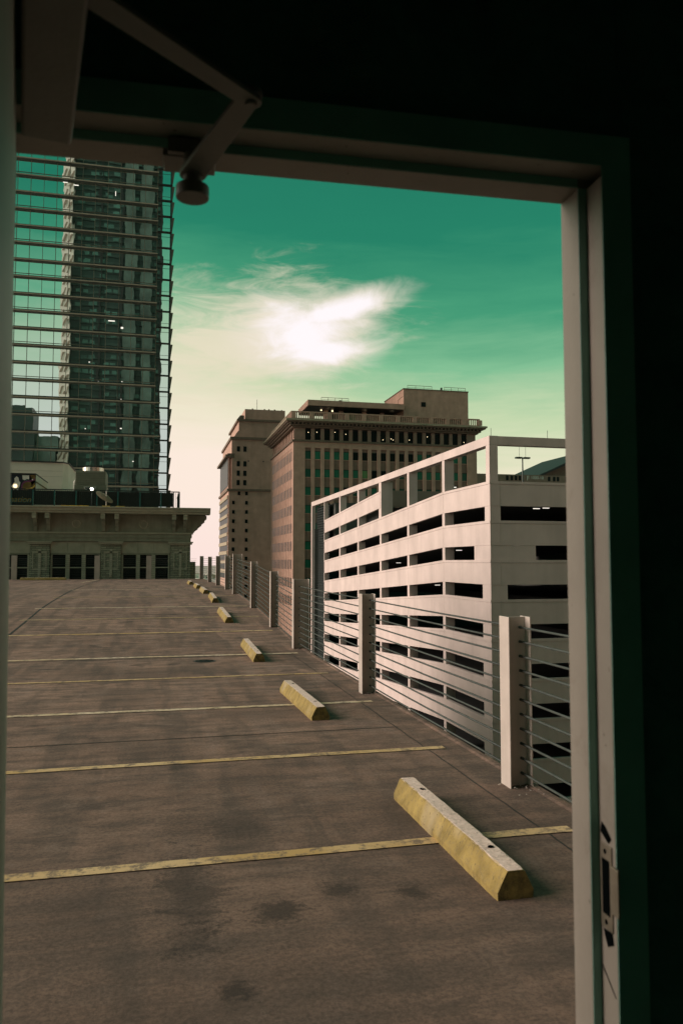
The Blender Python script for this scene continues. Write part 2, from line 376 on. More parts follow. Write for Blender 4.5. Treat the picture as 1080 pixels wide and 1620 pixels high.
# ------------------------------------------------------------------ ground profile of the deck
GY = [-60, 14, 15.2, 16.6, 18.4, 20.3, 22.2, 24.8, 27.4, 30.4, 35, 200]
GZ = [0, 0, .02, .08, .19, .31, .415, .515, .59, .645, .67, .67]
def gz(y):
    for i in range(len(GY) - 1):
        if y <= GY[i + 1]:
            return GZ[i] + (GZ[i + 1] - GZ[i]) * (y - GY[i]) / (GY[i + 1] - GY[i])
    return GZ[-1]
DE = 2.88     # deck edge X
DY = 48.7     # deck end Y
STREET = -26.0

# streets and the city floor
g_ = MB().quad((-3000, -3000, STREET), (3000, -3000, STREET), (3000, 5000, STREET), (-3000, 5000, STREET)).build('ground', M['concrete_city']); struct(g_)
rd = MB().quad((4, -200, STREET + .004), (24, -200, STREET + .004), (24, 900, STREET + .004), (4, 900, STREET + .004)).build('road', M['street']); struct(rd)

mb = MB(); ys = sorted(set([0.6] + [y for y in GY if 1 < y < DY] + [DY])); 
ys2 = []
for a, b_ in zip(ys[:-1], ys[1:]): ys2 += [a]
ys2.append(DY)
for a, b_ in zip(ys2[:-1], ys2[1:]):
    mb.quad((-24, a, gz(a)), (DE, a, gz(a)), (DE, b_, gz(b_)), (-24, b_, gz(b_)))
mb.quad((-24, -14, 0), (DE, -14, 0), (DE, .6, 0), (-24, .6, 0))
for a, b_ in zip(ys2[:-1], ys2[1:]):
    mb.quad((DE, a, gz(a)), (DE, a, gz(a) - .55), (DE, b_, gz(b_) - .55), (DE, b_, gz(b_)))
mb.quad((DE, -14, 0), (DE, -14, -.55), (DE, .6, -.55), (DE, .6, 0))
mb.quad((-24, DY, .67), (DE, DY, .67), (DE, DY, .12), (-24, DY, .12))
deck = struct(mb.build('parking_deck', M['deck']))
dk = MB().box(-24, DE - .35, -14, DY - .3, STREET, -.62).build('deck_structure', M['slab']); struct(dk)
# raised kerb lip along the edge
mb = MB()
for a, b_ in zip([y for y in ys2], ys2[1:]):
    n = len(mb.v)
    for y in (a, b_):
        z = gz(y); mb.v += [(DE - .07, y, z + .003), (DE - .04, y, z + .012), (DE + .012, y, z + .010), (DE + .012, y, z - .2)]
    mb.f += [(n, n + 1, n + 5, n + 4), (n + 1, n + 2, n + 6, n + 5), (n + 2, n + 3, n + 7, n + 6)]
lip = struct(mb.build('kerb', M['deck']))

# joints and cracks in the topping
def strip(path, wd, m_, name, dz=.004):
    mb = MB(); pts = [Vector(p) for p in path]
    for i, p in enumerate(pts):
        dd = (pts[min(i + 1, len(pts) - 1)] - pts[max(i - 1, 0)]).normalized(); nn = Vector((-dd.y, dd.x)) * wd / 2
        for q in (p + nn, p - nn): mb.v.append((q.x, q.y, gz(q.y) + dz))
    for i in range(len(pts) - 1): mb.f.append((2 * i, 2 * i + 1, 2 * i + 3, 2 * i + 2))
    return mb.build(name, m_)
def jit(p0, p1, n, a):
    out = []
    for i in range(n + 1):
        f = i / n; x = p0[0] + (p1[0] - p0[0]) * f; y = p0[1] + (p1[1] - p0[1]) * f
        out.append((x + random.uniform(-a, a), y + random.uniform(-a, a)))
    return out
struct(strip([(-2.98 + .01 * math.sin(y), y) for y in [4 + .4 * i for i in range(111)]], .045, M['sealant'], 'expansion_joint'))
struct(strip(jit((-6, 7.83), (2.5, 7.93), 70, .009), .016, M['sealant'], 'control_joint'))
struct(strip(jit((-9, 14.30), (2.6, 14.42), 60, .010), .022, M['sealant'], 'control_joint'))
struct(strip(jit((-9, 20.9), (2.6, 21.0), 50, .010), .022, M['sealant'], 'control_joint'))
struct(strip(jit((2.44, 1), (2.50, 14.2), 90, .006), .010, M['sealant'], 'control_joint'))

# painted stall lines
LN = [(4.68, 'line_yellow', .105), (6.96, 'line_yellow', .10), (9.42, 'line_cream', .11), (11.93, 'line_yellow', .10), (14.56, 'line_cream', .13),
      (17.80, 'line_yellow', .11), (20.25, 'line_dull', .11), (22.75, 'line_cream', .12), (26.6, 'line_dull', .12), (31.1, 'line_cream', .13), (36.2, 'line_dull', .13)]
desc = ['nearest yellow stall line, running under the nearest concrete stop', 'second stall line, yellow at left, ending short of the second wheel stop gap',
        'cream stall line passing under the second nearest wheel stop', 'thin yellow stall line just beyond the second nearest wheel stop',
        'cream stall line at the third nearest wheel stop, near the drain', 'yellow stall line at the foot of the ramped part of the deck',
        'dull stall line passing the fourth wheel stop', 'pale stall line on the ramp just beyond the fourth wheel stop', 'dull thin stall line near the top of the ramp',
        'faint cream stall line among the small far wheel stops', 'farthest faint stall line running across the deck']
for (y, mk, wd), ds in zip(LN, desc):
    xs = [-8.5 if y < 16 else -3.15]
    x = xs[0]; path = []
    while x < 2.64: path.append((x, y + .008 * math.sin(x * 1.3 + y))); x += .35
    path.append((2.64, y))
    o = strip(path, wd, M[mk], 'stall_line', .006); o['kind'] = 'structure'; o['label'] = ds
for (a, b_) in (((-3.05, 46.6), (-3.5, 41)), ((-5.0, 46.4), (-6.0, 43))):
    o = strip([a, b_], .11, M['line_cream'], 'stall_line', .006); struct(o); o['label'] = 'short slanting cream line at the far end of the deck'

# floor drain
dr = thing('floor_drain', 'round dark floor drain sunk in the deck left of the third wheel stop', 'drain', (.87, 13.84, 0))
mb = MB(); k = 28
for i in range(k):
    a0, a1 = 2 * PI * i / k, 2 * PI * (i + 1) / k
    P_ = lambda r_, a, z: (.87 + r_ * math.cos(a), 13.84 + r_ * math.sin(a), z)
    mb.quad(P_(.16, a0, .010), P_(.19, a0, .006), P_(.19, a1, .006), P_(.16, a1, .010))
mb.build('rim', M['black'], dr)
mb = MB(); mb.quad(*[(.87 + .16 * math.cos(2 * PI * i / k), 13.84 + .16 * math.sin(2 * PI * i / k), .007) for i in range(k)]); mb.build('bowl', M['hole'], dr)
for i in range(-3, 4):
    hw = math.sqrt(.155 ** 2 - (i * .042) ** 2); MB().box(.87 - hw, .87 + hw, 13.84 + i * .042 - .007, 13.84 + i * .042 + .007, .008, .013).build('grate_bar', M['black'], dr)

# ------------------------------------------------------------------ wheel stops
def stop_mesh(L, seed, hole=True):
    rnd = random.Random(seed)
    prof = [(-.105, 0), (-.108, .040), (-.057, .142), (-.046, .149), (.046, .149), (.057, .142), (.108, .040), (.105, 0)]
    n = max(10, int(L / .045)); mb = MB(); k = len(prof)
    for i in range(n + 1):
        y = L * i / n
        e = 1 - .06 * (i in (0, n))
        y2 = y + (.006 if i == 0 else (-.006 if i == n else 0))
        for (x, z) in prof:
            j = .0022 if z > 0 else .0015
            if z in (.142, .149) and rnd.random() < .07: j = .006
            mb.v.append((x * e + rnd.uniform(-j, j), y2 + rnd.uniform(-j, j), max(0, z * (1 - .03 * (i in (0, n))) - abs(rnd.uniform(-j, j)))))
    for i in range(n):
        for j in range(k - 1): mb.f.append((i * k + j, i * k + j + 1, (i + 1) * k + j + 1, (i + 1) * k + j))
    mb.f.append(tuple(range(k))[::-1]); mb.f.append(tuple(n * k + j for j in range(k)))
    return mb
stops = [(1.715, 1.935, 3.79, 5.58, 'nearest and largest yellow concrete wheel stop, chipped, by the doorway'),
         (1.685, 1.89, 8.44, 10.42, 'second nearest yellow wheel stop, crossing the cream stall line'),
         (1.67, 1.88, 13.50, 15.75, 'third nearest wheel stop, right of the round floor drain'),
         (1.675, 1.89, 19.15, 21.25, 'fourth wheel stop along the row, lying on the ramp'),
         (1.70, 1.91, 23.9, 26.2, 'fifth wheel stop along the row, near the top of the ramp'),
         (1.66, 1.87, 27.7, 29.8, 'sixth wheel stop along the row, just beyond the ramp'),
         (1.60, 1.81, 31.3, 33.5, 'second farthest wheel stop of the row by the railing'),
         (1.53, 1.75, 36.2, 38.4, 'farthest wheel stop of the row by the railing')]
for i, (x0, x1, y0, y1, lb) in enumerate(stops):
    r_ = thing('wheel_stop', lb, 'wheel stop', ((x0 + x1) / 2, y0, gz(y0) + .001), 0, 'wheel stops along the railing')
    r_.rotation_euler = (math.atan2(gz(y1) - gz(y0), y1 - y0), 0, R([0, 1.2, -.6, .8, -1, .5, 0, 0][i]))
    L = y1 - y0
    o = stop_mesh(L, i + 3).build('block', M['stop'], r_, local=True, bevel=.004 if i < 3 else 0)
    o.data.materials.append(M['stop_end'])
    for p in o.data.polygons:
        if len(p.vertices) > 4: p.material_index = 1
    for yy in (.33, L - .33):
        mb = MB(); cx = .012
        pts = [(cx + (.018 + random.uniform(-.006, .01)) * math.cos(2 * PI * q / 9), yy + (.02 + random.uniform(-.006, .012)) * math.sin(2 * PI * q / 9), .1500) for q in range(9)]
        mb.quad(*pts); mb.build('pin_hole', M['hole'], r_, local=True)
r_ = thing('wheel_stop', 'long yellow wheel stop lying crosswise at the far left end of the deck', 'wheel stop', (-7.3, 46.9, .671))
stop_mesh(2.45, 77).build('block', M['stop'], r_, local=True); r_.rotation_euler = (0, 0, R(-90))

# ------------------------------------------------------------------ guard railing
rail = thing('guard_railing', 'steel post and cable railing along the right edge of the parking deck', 'railing', (2.75, 0, 0))
posts = [(1.25, .19, 1.3), (5.68, .19, 1.30), (10.06, .19, 1.30), (15.25, .32, 1.36), (18.37, .19, 1.31), (22.2, .19, 1.31), (27.45, .33, 1.40), (30.5, .19, 1.31), (35.1, .19, 1.30), (40.4, .19, 1.30), (47.8, .22, 1.38)]
def hbeam(mb, x, y, dx, h, wy=.17, z0=0, tf=.012):
    mb.box(x, x + tf, y - wy / 2, y + wy / 2, z0, z0 + h)
    mb.box(x + tf, x + dx - tf, y - .005, y + .005, z0, z0 + h - .004)
    mb.box(x + dx - tf, x + dx, y - wy / 2, y + wy / 2, z0, z0 + h - .002)
    return mb
for (y, dx, h) in posts:
    mb = MB(); hbeam(mb, 2.66, y, dx, h + .05, z0=gz(y) - .05)
    p = mb.build('post', M['steel'], rail, bevel=.003)
for (y0, d0, _), (y1, d1, _) in zip(posts[:-1], posts[1:]):
    for k in range(11):
        z = .094 + .112 * k
        x = 2.79
        a = (x, y0 + .0055, gz(y0) + z); b_ = (x, y1 - .0055, gz(y1) + z)
        MB().tube([a, ((x), (y0 + y1) / 2, (a[2] + b_[2]) / 2 - .006), b_], .0088, 6).build('cable', M['cable'], rail)
# ferrules where the cables pass the webs
for (y, dx, h) in posts[1:4]:
    mb = MB()
    for k in range(11):
        z = gz(y) + .094 + .112 * k
        mb.tube([(2.79, y - .035, z), (2.79, y + .035, z)], .011, 8)
    o = mb.build('ferrule', M['cable'], rail); o['kind'] = 'stuff'
# broken paint and debris at post feet
mb = MB()
for i in range(110):
    py = random.choice([5.68, 5.68, 10.06, 15.25, 22.2, 27.2]); x = 2.75 + random.gauss(0, .09); y = py + random.gauss(-.10, .12)
    if i > 95: x = random.uniform(2.1, 2.8); y = random.uniform(3.2, 26)
    x = min(x, 2.84)
    s_ = random.uniform(.004, .011 if i < 49 else .007); a = random.random() * 6; z = gz(y) + .012
    mb.quad((x + s_ * math.cos(a), y + s_ * math.sin(a), z), (x + s_ * math.cos(a + 2), y + s_ * math.sin(a + 2), z + .004), (x + s_ * math.cos(a + 4), y + s_ * math.sin(a + 4), z), (x + s_ * math.cos(a + 5.3) * 1.6, y + s_ * math.sin(a + 5.3), z + .002))
o = mb.build('paint_flakes', M['flake']); tag(o, 'small white paint flakes scattered along the deck edge by the post feet', 'debris', kind='stuff')

# end railing across the far end of the deck
er = thing('end_railing', 'grey steel posts with thin cables across the far end of the deck', 'railing', (-3, 48.3, .67))
exs = [-15, -11.5, -7.86, -3.28, -.32, 2.5]
for x in exs[:-1]:
    mb = MB(); wy = .17
    mb.box(x - .15, x + .15, 48.2, 48.215, .62, 2.07); mb.box(x - .005, x + .005, 48.215, 48.385, .62, 2.06); mb.box(x - .15, x + .15, 48.385, 48.40, .62, 2.07)
    mb.build('post', M['steel'], er)
for k in range(11):
    z = .67 + .094 + .112 * k
    for a, b_ in zip(exs[:-1], exs[1:]):
        MB().tube([(a + .006, 48.3, z), (b_ - .006, 48.3, z)], .005, 4).build('cable', M['cable'], er)

# ------------------------------------------------------------------ parking garage across the street
GX, G0 = 27.0, 60.0
gar = thing('parking_garage', 'pale concrete multi storey parking garage with sloping bands and dark openings', 'parking garage', (GX, G0, STREET))
bay = 10.8
def drop(y):                   # the ramp falls one storey over five bays, beginning at the second column
    return 0 if y <= 70.8 else min(3.28, (y - 70.8) / (125.2 - 70.8) * 3.28)
Ys = [G0] + [G0 + bay * i for i in range(1, 7)] + [125.2]
Ys = [60, 70.8, 81.6, 92.4, 103.3, 114.2, 125.2]
NL = 11
def band_piece(y0, y1, top, bot, x0, x1, lo=0):
    mb = MB(); a, b_ = -drop(y0), -drop(y1)
    pr = [(x0, bot), (x1, bot), (x1, top), (x0, top)]
    n = len(mb.v)
    mb.v += [(p, y0, q + a) for p, q in pr] + [(p, y1, q + b_) for p, q in pr]
    mb.f += [(3, 2, 1, 0), (4, 5, 6, 7), (0, 1, 5, 4), (1, 2, 6, 5), (2, 3, 7, 6), (3, 0, 4, 7)]
    return mb
for L in range(-1, NL):
    top = 8.40 - 3.28 * L
    for i in range(6):
        if L == -1 and i < 3: continue
        y0, y1 = Ys[i] + (.0 if i == 0 else .012), Ys[i + 1] - .012
        pnl = band_piece(y0, y1, top - .24, top - 2.06, GX, GX + .28).build('spandrel_panel', M['garage'], gar)
        band_piece(y0, y1, top, top - .225, GX - .035, GX + .30).build('coping', M['garage'], pnl)
    # front face towards the viewer
    if L >= 0:
        MB().box(GX + .9, GX + 38, G0 + .0, G0 + .28, top - 2.06, top - .24).build('spandrel_panel', M['garage'], gar)
        MB().box(GX + .9, GX + 38, G0 - .035, G0 + .28, top - .225, top).build('coping', M['garage'], gar)
        # floor slab, dark under the band
        mbs = MB()
        for i in range(6):
            y0, y1 = Ys[i], Ys[i + 1]; a, b_ = -drop(y0), -drop(y1); zt = top - 1.05
            n = len(mbs.v)
            ya = y0 + (.3 if i == 0 else 0)
            for (x, y, z) in ((GX + .3, ya, zt + a), (GX + 17, ya, zt + a), (GX + 17, y1, zt + b_), (GX + .3, y1, zt + b_)): mbs.v += [(x, y, z), (x, y, z - .9)]
            mbs.f += [(n, n + 2, n + 4, n + 6), (n + 7, n + 5, n + 3, n + 1), (n, n + 1, n + 3, n + 2), (n + 4, n + 5, n + 7, n + 6)]
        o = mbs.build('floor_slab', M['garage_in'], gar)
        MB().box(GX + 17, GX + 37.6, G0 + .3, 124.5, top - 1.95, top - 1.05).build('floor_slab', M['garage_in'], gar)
# columns
for i, y in enumerate(Ys):
    if i == 0: continue
    if i == 6: continue
    for L in range(0, NL):
        top = 8.40 - 3.28 * L - drop(y)
        z0 = top - 3.28 + .0; z1 = top - 2.06
        MB().box(GX + .02, GX + .95, y - .33, y + .33, z0 - .1, z1 + .0).build('column', M['garage'], gar)
    thick = (i == 3)
    zb = 8.40 - drop(y) - .5
    MB().box(GX + .03, GX + (1.5 if thick else 1.0), y - .33, y + (.75 if thick else .33), zb, 11.46).build('column', M['garage'], gar)
# corner column stack: the corner panel on both faces
MB().box(GX + .0, GX + .75, G0 + .0, G0 + .75, 8.40, 11.46).build('column', M['garage'], gar)
for L in range(0, NL):
    top = 8.40 - 3.28 * L
    MB().box(GX - .0, GX + .89, G0 - .012, G0 - .0, top - 2.06, top - .24).build('corner_panel', M['garage'], gar)
    MB().box(GX + .281, GX + .89, G0, G0 + .28, top - 2.06, top - .24).build('corner_panel', M['garage'], gar)
    MB().box(GX - .035, GX + .89, G0 - .035, G0 - .001, top - .225, top).build('corner_coping', M['garage'], gar)
    wl = .95 if L < 1 else (4.1 if L == 1 else (1.5 if L in (2, 5) else 1.1))
    MB().box(GX + .02, GX + wl - .0, G0 + .02, G0 + .26, top - 3.28, top - 2.07).build('infill_panel', M['garage'], gar)
    dl = 1.1 if L == 0 else (3.4 if L == 1 else (1.7 if L >= 2 else 1.0))
    MB().box(GX + .02, GX + .26, G0 + .27, G0 + dl, top - 3.28, top - 2.07).build('infill_panel', M['garage'], gar)
    for x in (GX + 14, GX + 26):
        MB().box(x, x + .8, G0 + .4, G0 + 1.3, top - 3.28, top - 2.06).build('column', M['garage'], gar)
# top frame beams
for i in range(6):
    MB().box(GX, GX + .75, Ys[i] + (.0 if i == 0 else .01), Ys[i + 1] - .01, 11.47, 12.22).build('beam', M['garage'], gar)
MB().box(GX, GX + .75, 125.21, 136.0, 11.47, 12.22).build('beam', M['garage'], gar)
MB().box(GX + .76, GX + 38, G0, G0 + .75, 11.47, 12.20).build('beam', M['garage'], gar)
MB().box(GX + 13.5, GX + 14.3, G0, G0 + .75, 8.4, 11.46).build('column', M['garage'], gar)
# back walls inside, so the openings stay deep and dark
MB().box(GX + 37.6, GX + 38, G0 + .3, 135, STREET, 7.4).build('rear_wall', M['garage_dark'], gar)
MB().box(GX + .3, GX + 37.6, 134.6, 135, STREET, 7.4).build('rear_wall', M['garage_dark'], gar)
# stair bay at the far left: thin white frame round dark slats
MB().box(GX, GX + .6, 135.4, 136.1, STREET, 11.46).build('column', M['garage'], gar)
MB().box(GX, GX + .6, 124.98, 125.28, STREET, 11.46).build('column', M['garage'], gar)
st = MB().box(GX + .9, GX + 1.0, 125.3, 135.3, STREET, 11.2).build('stair_screen', M['slat'], gar)
mb = MB()
z = -25
while z < 11.2:
    mb.box(GX + .62, GX + .88, 125.35, 135.3, z, z + .06); z += .42
o = mb.build('slat', M['slat'], gar); o['kind'] = 'stuff'
# inner ramp band, dark opening below it, and stair block
MB().box(28.4, 36.3, 96, 96.4, 8.75, 10.85).build('inner_spandrel', M['garage_mid'], gar)
MB().box(28.4, 36.3, 96.6, 104, 5.0, 8.7).build('opening_shade', M['garage_in'], gar)  # solid dark box painted in for the shade of the opening
MB().box(GX + 1.6, GX + 6, 124, 134.5, 5.0, 11.3).build('stair_block', M['garage_dark'], gar)
# tube lamps under the slabs
for (x, y, L) in ((30, 66.5, 0), (31, 64, 1), (30, 75, 1), (32.5, 63, 0), (33.0, 62.2, 0), (31, 84, 2), (34.5, 68, 1), (30.5, 97, 1), (32, 66, 2)):
    zt = 8.40 - 3.28 * L - drop(y) - 1.05 - .9
    MB().box(x, x + .6, y, y + .12, zt - .09, zt - .03).build('tube_lamp', M['tube'], gar)
# small rods on the beam
for x in (27.3, 32.5):
    MB().tube([(x, 60.3, 12.2), (x, 60.3, 12.9)], .02, 5).build('rod', M['black'], gar)

# roof lamp standards on the garage
def lampst(name, label, x, y, z0, z1, heads, lit):
    t_ = thing(name, label, 'street lamp', (x, y, z0))
    MB().tube([(x, y, z0), (x, y, z1)], [.10, .07], 8).build('pole', M['steel' if lit else 'lead'], t_)
    for hx in heads:
        MB().obox((x, y), (x + hx, y), .06, z1 - .05, z1 + .02).build('arm', M['lead'], t_)
        h = MB().box(x + hx - .35, x + hx + .35, y - .2, y + .2, z1 - .08, z1 + .08).build('lamp_head', M['lead'], t_)
        if lit: MB().box(x + hx - .3, x + hx + .3, y - .21, y + .15, z1 - .16, z1 - .081).build('lens', M['tube'], h)
        else: MB().tube([(x + hx * .8, y, z1 + .08), (x + hx * .8, y, z1 + 1.15)], .02, 4).build('spike', M['lead'], h)
lampst('roof_lamp', 'slim double headed lamp post on the garage roof against the sky', 37.5, 75, 7.4, 12.6, (-.45, .45), False)
lampst('roof_lamp', 'lit double headed lamp post behind the garage frame, in front of the brown building', 33.7, 86, 6.5, 10.55, (-.38, .38), True)
MB_car = thing('parked_car', 'small dark parked car roof showing above the garage parapet by the corner column', 'car', (33, 70, 7.36))
mb = MB(); prof = [(-2.1, .25), (-2.15, .75), (-1.3, .95), (-.8, 1.42), (.7, 1.45), (1.5, .98), (2.1, .8), (2.15, .3)]
mb.prism(prof, -.85, .85, lambda p, q, t_: (33 + p, 70 + t_, 7.36 + q)); mb.build('body', M['black'], MB_car, bevel=.06)
for sx in (-1.35, 1.35):
    for sy in (-.8, .8):
        MB().tube([(33 + sx, 70 + sy - .1, 7.36 + .33), (33 + sx, 70 + sy + .1, 7.36 + .33)], .33, 14).build('wheel', M['hole'], MB_car)

# ------------------------------------------------------------------ brown office block
OX, OY, OX1, OY1 = 26.15, 150.0, 64.7, 180.0
ob = thing('office_building', 'long brown masonry office building with heavy cornice, balustrade and roof pavilion', 'office building', (OX, OY, STREET))
MB().box(OX + .35, OX1 - .35, OY + .35, OY1, STREET, 25.2).build('core_wall', M['brown_d'], ob)
w0, pit, ww, wh, vp = 28.55, 1.932, 1.12, 1.52, 3.57
ztop = 23.40
MB().box(OX, w0 - .05, OY, OY + .34, STREET, 24.1).build('corner_pier', M['brown'], ob)
MB().box(w0 + 17 * pit + ww + .05, OX1, OY, OY + .34, STREET, 24.1).build('corner_pier', M['brown'], ob)
for j in range(17):
    x = w0 + j * pit + ww + .04
    MB().box(x, x + pit - ww - .08, OY + .02, OY + .34, STREET, 24.1).build('pier', M['brown'], ob)
MB().box(OX, OX1, OY - .0, OY + .34, 24.1, 25.25).build('belt_wall', M['brown'], ob)
MB().box(OX - .25, OX1 + .25, OY - .3, OY1, 25.25, 25.62).build('belt_course', M['trim'], ob)
# left face
MB().box(OX + .06, OX + .34, OY + .345, OY1, STREET, 24.1).build('side_wall', M['brown'], ob)
MB().box(OX, OX + .059, OY + .345, OY + 1.7, STREET, 24.1).build('corner_pier', M['brown'], ob)
MB().box(OX, OX + .34, OY + .345, OY1, 24.1, 25.25).build('belt_wall', M['brown'], ob)
MB().box(OX, OX + .059, OY1 - 1.2, OY1, STREET, 24.1).build('corner_pier', M['brown'], ob)
lw0, lp = OY + 1.8, 1.92
me_w = {}
def win_mesh(key, mk, sx, sy, sz):
    o = MB().box(0, sx, 0, sy, 0, sz); me = bpy.data.meshes.new(key); me.from_pydata(o.v, [], o.f); me.materials.append(M[mk]); return me
for mk in ('glass_d', 'glass_g', 'glass_g2', 'glass_y'):
    me_w['f' + mk] = win_mesh('window_' + mk, mk, ww, .08, wh); me_w['l' + mk] = win_mesh('window_side_' + mk, mk, .08, 1.1, 1.9)
sill = win_mesh('sill', 'brown', ww + .0, .16, .14); head = win_mesh('head', 'black', ww, .10, .10)
def spandrel_win(j, k, mk):
    x = w0 + j * pit; z = ztop - k * vp - wh
    o = inst('window', me_w['f' + mk], ob, (x, OY + .27, z)); inst('sill', sill, o, (x, OY + .15, z - .15)); inst('frame_head', head, o, (x, OY + .2, z + wh))
rw = random.Random(5)
dark_cols = {0: (5, 6, 7, 8, 9, 10, 11), 1: (7, 8, 9)}
for j in range(18):
    for k in range(9):
        if k > 3 and j > 3: continue
        if k in dark_cols and j in dark_cols[k]: mk = 'glass_d'
        else: mk = rw.choice(['glass_g', 'glass_g', 'glass_g2', 'glass_g']) if k < 2 or j < 3 else rw.choice(['glass_g', 'glass_g2', 'glass_g2', 'glass_d'])
        if (j, k) == (6, 1): mk = 'glass_y'
        spandrel_win(j, k, mk)
for j in range(15):
    y = lw0 + j * lp
    if j: MB().box(OX + .005, OX + .059, y - lp + 1.16, y - .04, STREET, 24.1).build('pier', M['brown'], ob)
    for k in range(9):
        inst('window', me_w['lglass_d'], ob, (OX + .035, y, ztop - k * vp - 1.8))
# attic storey
MB().box(OX + .6, OX1 - .6, OY + .6, OY1, 25.63, 28.1).build('attic_wall', M['black'], ob)
aw = win_mesh('attic_window', 'glass_d', 1.15, .06, 1.95)
for j in range(19):
    x = w0 - pit + ww + .06 + j * pit
    if j in (0, 18):
        a, b_ = (OX + .2, x + .75) if j == 0 else (x, OX1 - .2)
    else: a, b_ = x, x + .72
    MB().box(a, b_, OY + .2, OY + .6, 25.63, 28.05).build('attic_pier', M['brown_d'], ob)
for j in range(18):
    inst('window', aw, ob, (w0 + j * pit, OY + .52, 25.85))
MB().box(OX + .2, OX + .6, OY + .61, OY1, 25.63, 26.0).build('attic_sill', M['brown'], ob)
for j in range(16):
    y = OY + 1.0 + j * lp
    MB().box(OX + .45, OX + .6, y, y + .9, 26.0, 28.05).build('attic_pier', M['brown'], ob)
for (j, dz, dx) in ((8, .25, .5), (9, .5, .3), (9, .3, .7), (11, .4, .3), (0, 1.2, .6), (1, 1.3, .4), (3, 1.4, .2), (4, 1.1, .5), (17, .35, .6), (13, 1.2, .3)):
    MB().box(w0 + j * pit + dx, w0 + j * pit + dx + .12, OY + .40, OY + .46, 25.95 + dz, 26.07 + dz).build('ceiling_lamp', M['lit'], ob)
# cornice: stepped, with dentils
cn = MB()
for (pr, z0, z1) in ((.25, 28.06, 28.36), (.7, 28.37, 28.62), (1.45, 28.95, 29.20), (1.7, 29.21, 29.55)):
    cn = MB().box(OX - pr, OX1 + pr, OY - pr, OY1 + pr, z0, z1); cn.build('cornice', M['trim_l' if pr == 1.7 else 'trim'], ob)
MB().box(OX - .55, OX1 + .55, OY - .55, OY1, 28.63, 28.94).build('dentil_band', M['black'], ob)
mb = MB(); x = OX - .9
while x < OX1 + .9: mb.box(x, x + .38, OY - 1.15, OY - .56, 28.64, 28.94); x += .78
y = OY - .4
while y < OY1: mb.box(OX - 1.15, OX - .56, y, y + .38, 28.64, 28.94); y += .78
o = mb.build('dentil', M['trim'], ob); o['kind'] = 'stuff'
MB().box(OX - 1.2, OX1 + 1.2, OY - 1.2, OY1 + 1.2, 29.56, 29.62).build('roof', M['roofing'], ob)
# balustrade
bl = MB().box(OX - .5, OX1 + .5, OY - .6, OY - .3, 30.95, 31.2).build('balustrade_rail', M['brown'], ob)
MB().box(OX - .5, OX1 + .5, OY - .6, OY - .3, 29.63, 29.85).build('balustrade_base', M['brown'], ob)
MB().box(OX - .6, OX - .3, OY - .29, OY1, 30.95, 31.2).build('balustrade_rail', M['trim_l'], ob)
MB().box(OX - .6, OX - .3, OY - .29, OY1, 29.63, 29.85).build('balustrade_base', M['trim_l'], ob)
for j in range(12):
    x = OX - .5 + j * (OX1 - OX + .6) / 11 - (.0 if j else .0)
    MB().box(x, x + .9, OY - .62, OY - .28, 29.85, 30.95).build('balustrade_pier', M['brown'], ob)
mb = MB(); x = OX + .5
while x < OX1: mb.box(x, x + .2, OY - .53, OY - .37, 29.85, 30.95); x += .44
y = OY
while y < OY1: mb.box(OX - .53, OX - .37, y, y + .2, 29.85, 30.95); y += .44
o = mb.build('baluster', M['brown'], ob); o['kind'] = 'stuff'
# solid backs in the right part of the balustrade, as the photo shows it closed
MB().box(OX + 12.5, OX1 - 3, OY - .36, OY - .31, 29.85, 30.95).build('balustrade_back', M['brown_d'], ob)
# roof pavilion with flat canopy and the brick block
MB().box(30.0, 50.6, 155.0, 166, 33.6, 34.75).build('pavilion_canopy', M['brown'], ob)
MB().box(30.3, 50.3, 155.3, 166, 33.5, 33.6).build('pavilion_soffit', M['black'], ob)
MB().box(34.5, 50, 160.0, 160.3, 29.6, 33.5).build('glass_wall', M['glass_d'], ob)
for x in (34.3, 37.6, 42.6, 46.6): MB().box(x, x + .8, 159.0, 159.9, 29.62, 33.5).build('pavilion_pier', M['brown'], ob)
for (x, z) in ((33.4, 33.3), (34.9, 32.6), (35.8, 33.2), (42.9, 32.5), (48.9, 32.3)):
    MB().box(x, x + .3, 158.6, 158.8, z, z + .28).build('pavilion_lamp', M['lit'], ob)
MB().box(39.2, 42.2, 159.85, 159.95, 30.9, 32.9).build('pavilion_window', M['glass_y'], ob)
MB().box(50.8, 65.4, 156, 170, 29.62, 38.2).build('brick_block', M['brown'], ob)
MB().box(50.7, 65.5, 155.9, 170.1, 38.2, 38.4).build('block_coping', M['trim'], ob)
wn = MB().box(54.7, 55.7, 155.93, 155.99, 34.6, 35.6).build('window', M['glass_d'], ob)
def handrail(x0, x1, y, z, h=.9):
    n = max(2, int((x1 - x0) / 1.4)); mb = MB()
    mb.tube([(x0, y, z + h), (x1, y, z + h)], .05, 4); mb.tube([(x0, y, z + h * .5), (x1, y, z + h * .5)], .03, 4)
    for i in range(n + 1):
        x = x0 + (x1 - x0) * i / n; mb.tube([(x, y, z), (x, y, z + h)], .04, 4)
    return mb
handrail(52, 57.5, 157, 38.4).build('roof_handrail', M['trim'], ob); handrail(60.3, 65.2, 157, 38.4).build('roof_handrail', M['trim'], ob)
handrail(33, 38.8, 156, 34.75, .8).build('roof_handrail', M['trim'], ob)
mb = MB(); mb.tube([(49.4, 155.5, 34.75), (49.4, 155.5, 35.6), (50.6, 155.9, 36.6)], .05, 4); mb.build('roof_ladder', M['trim'], ob)
MB().box(37.0, 37.6, 157, 157.5, 34.76, 35.3).build('roof_vent', M['black'], ob); MB().box(59.6, 59.9, 157, 157.5, 38.41, 39.2).build('roof_vent', M['black'], ob)

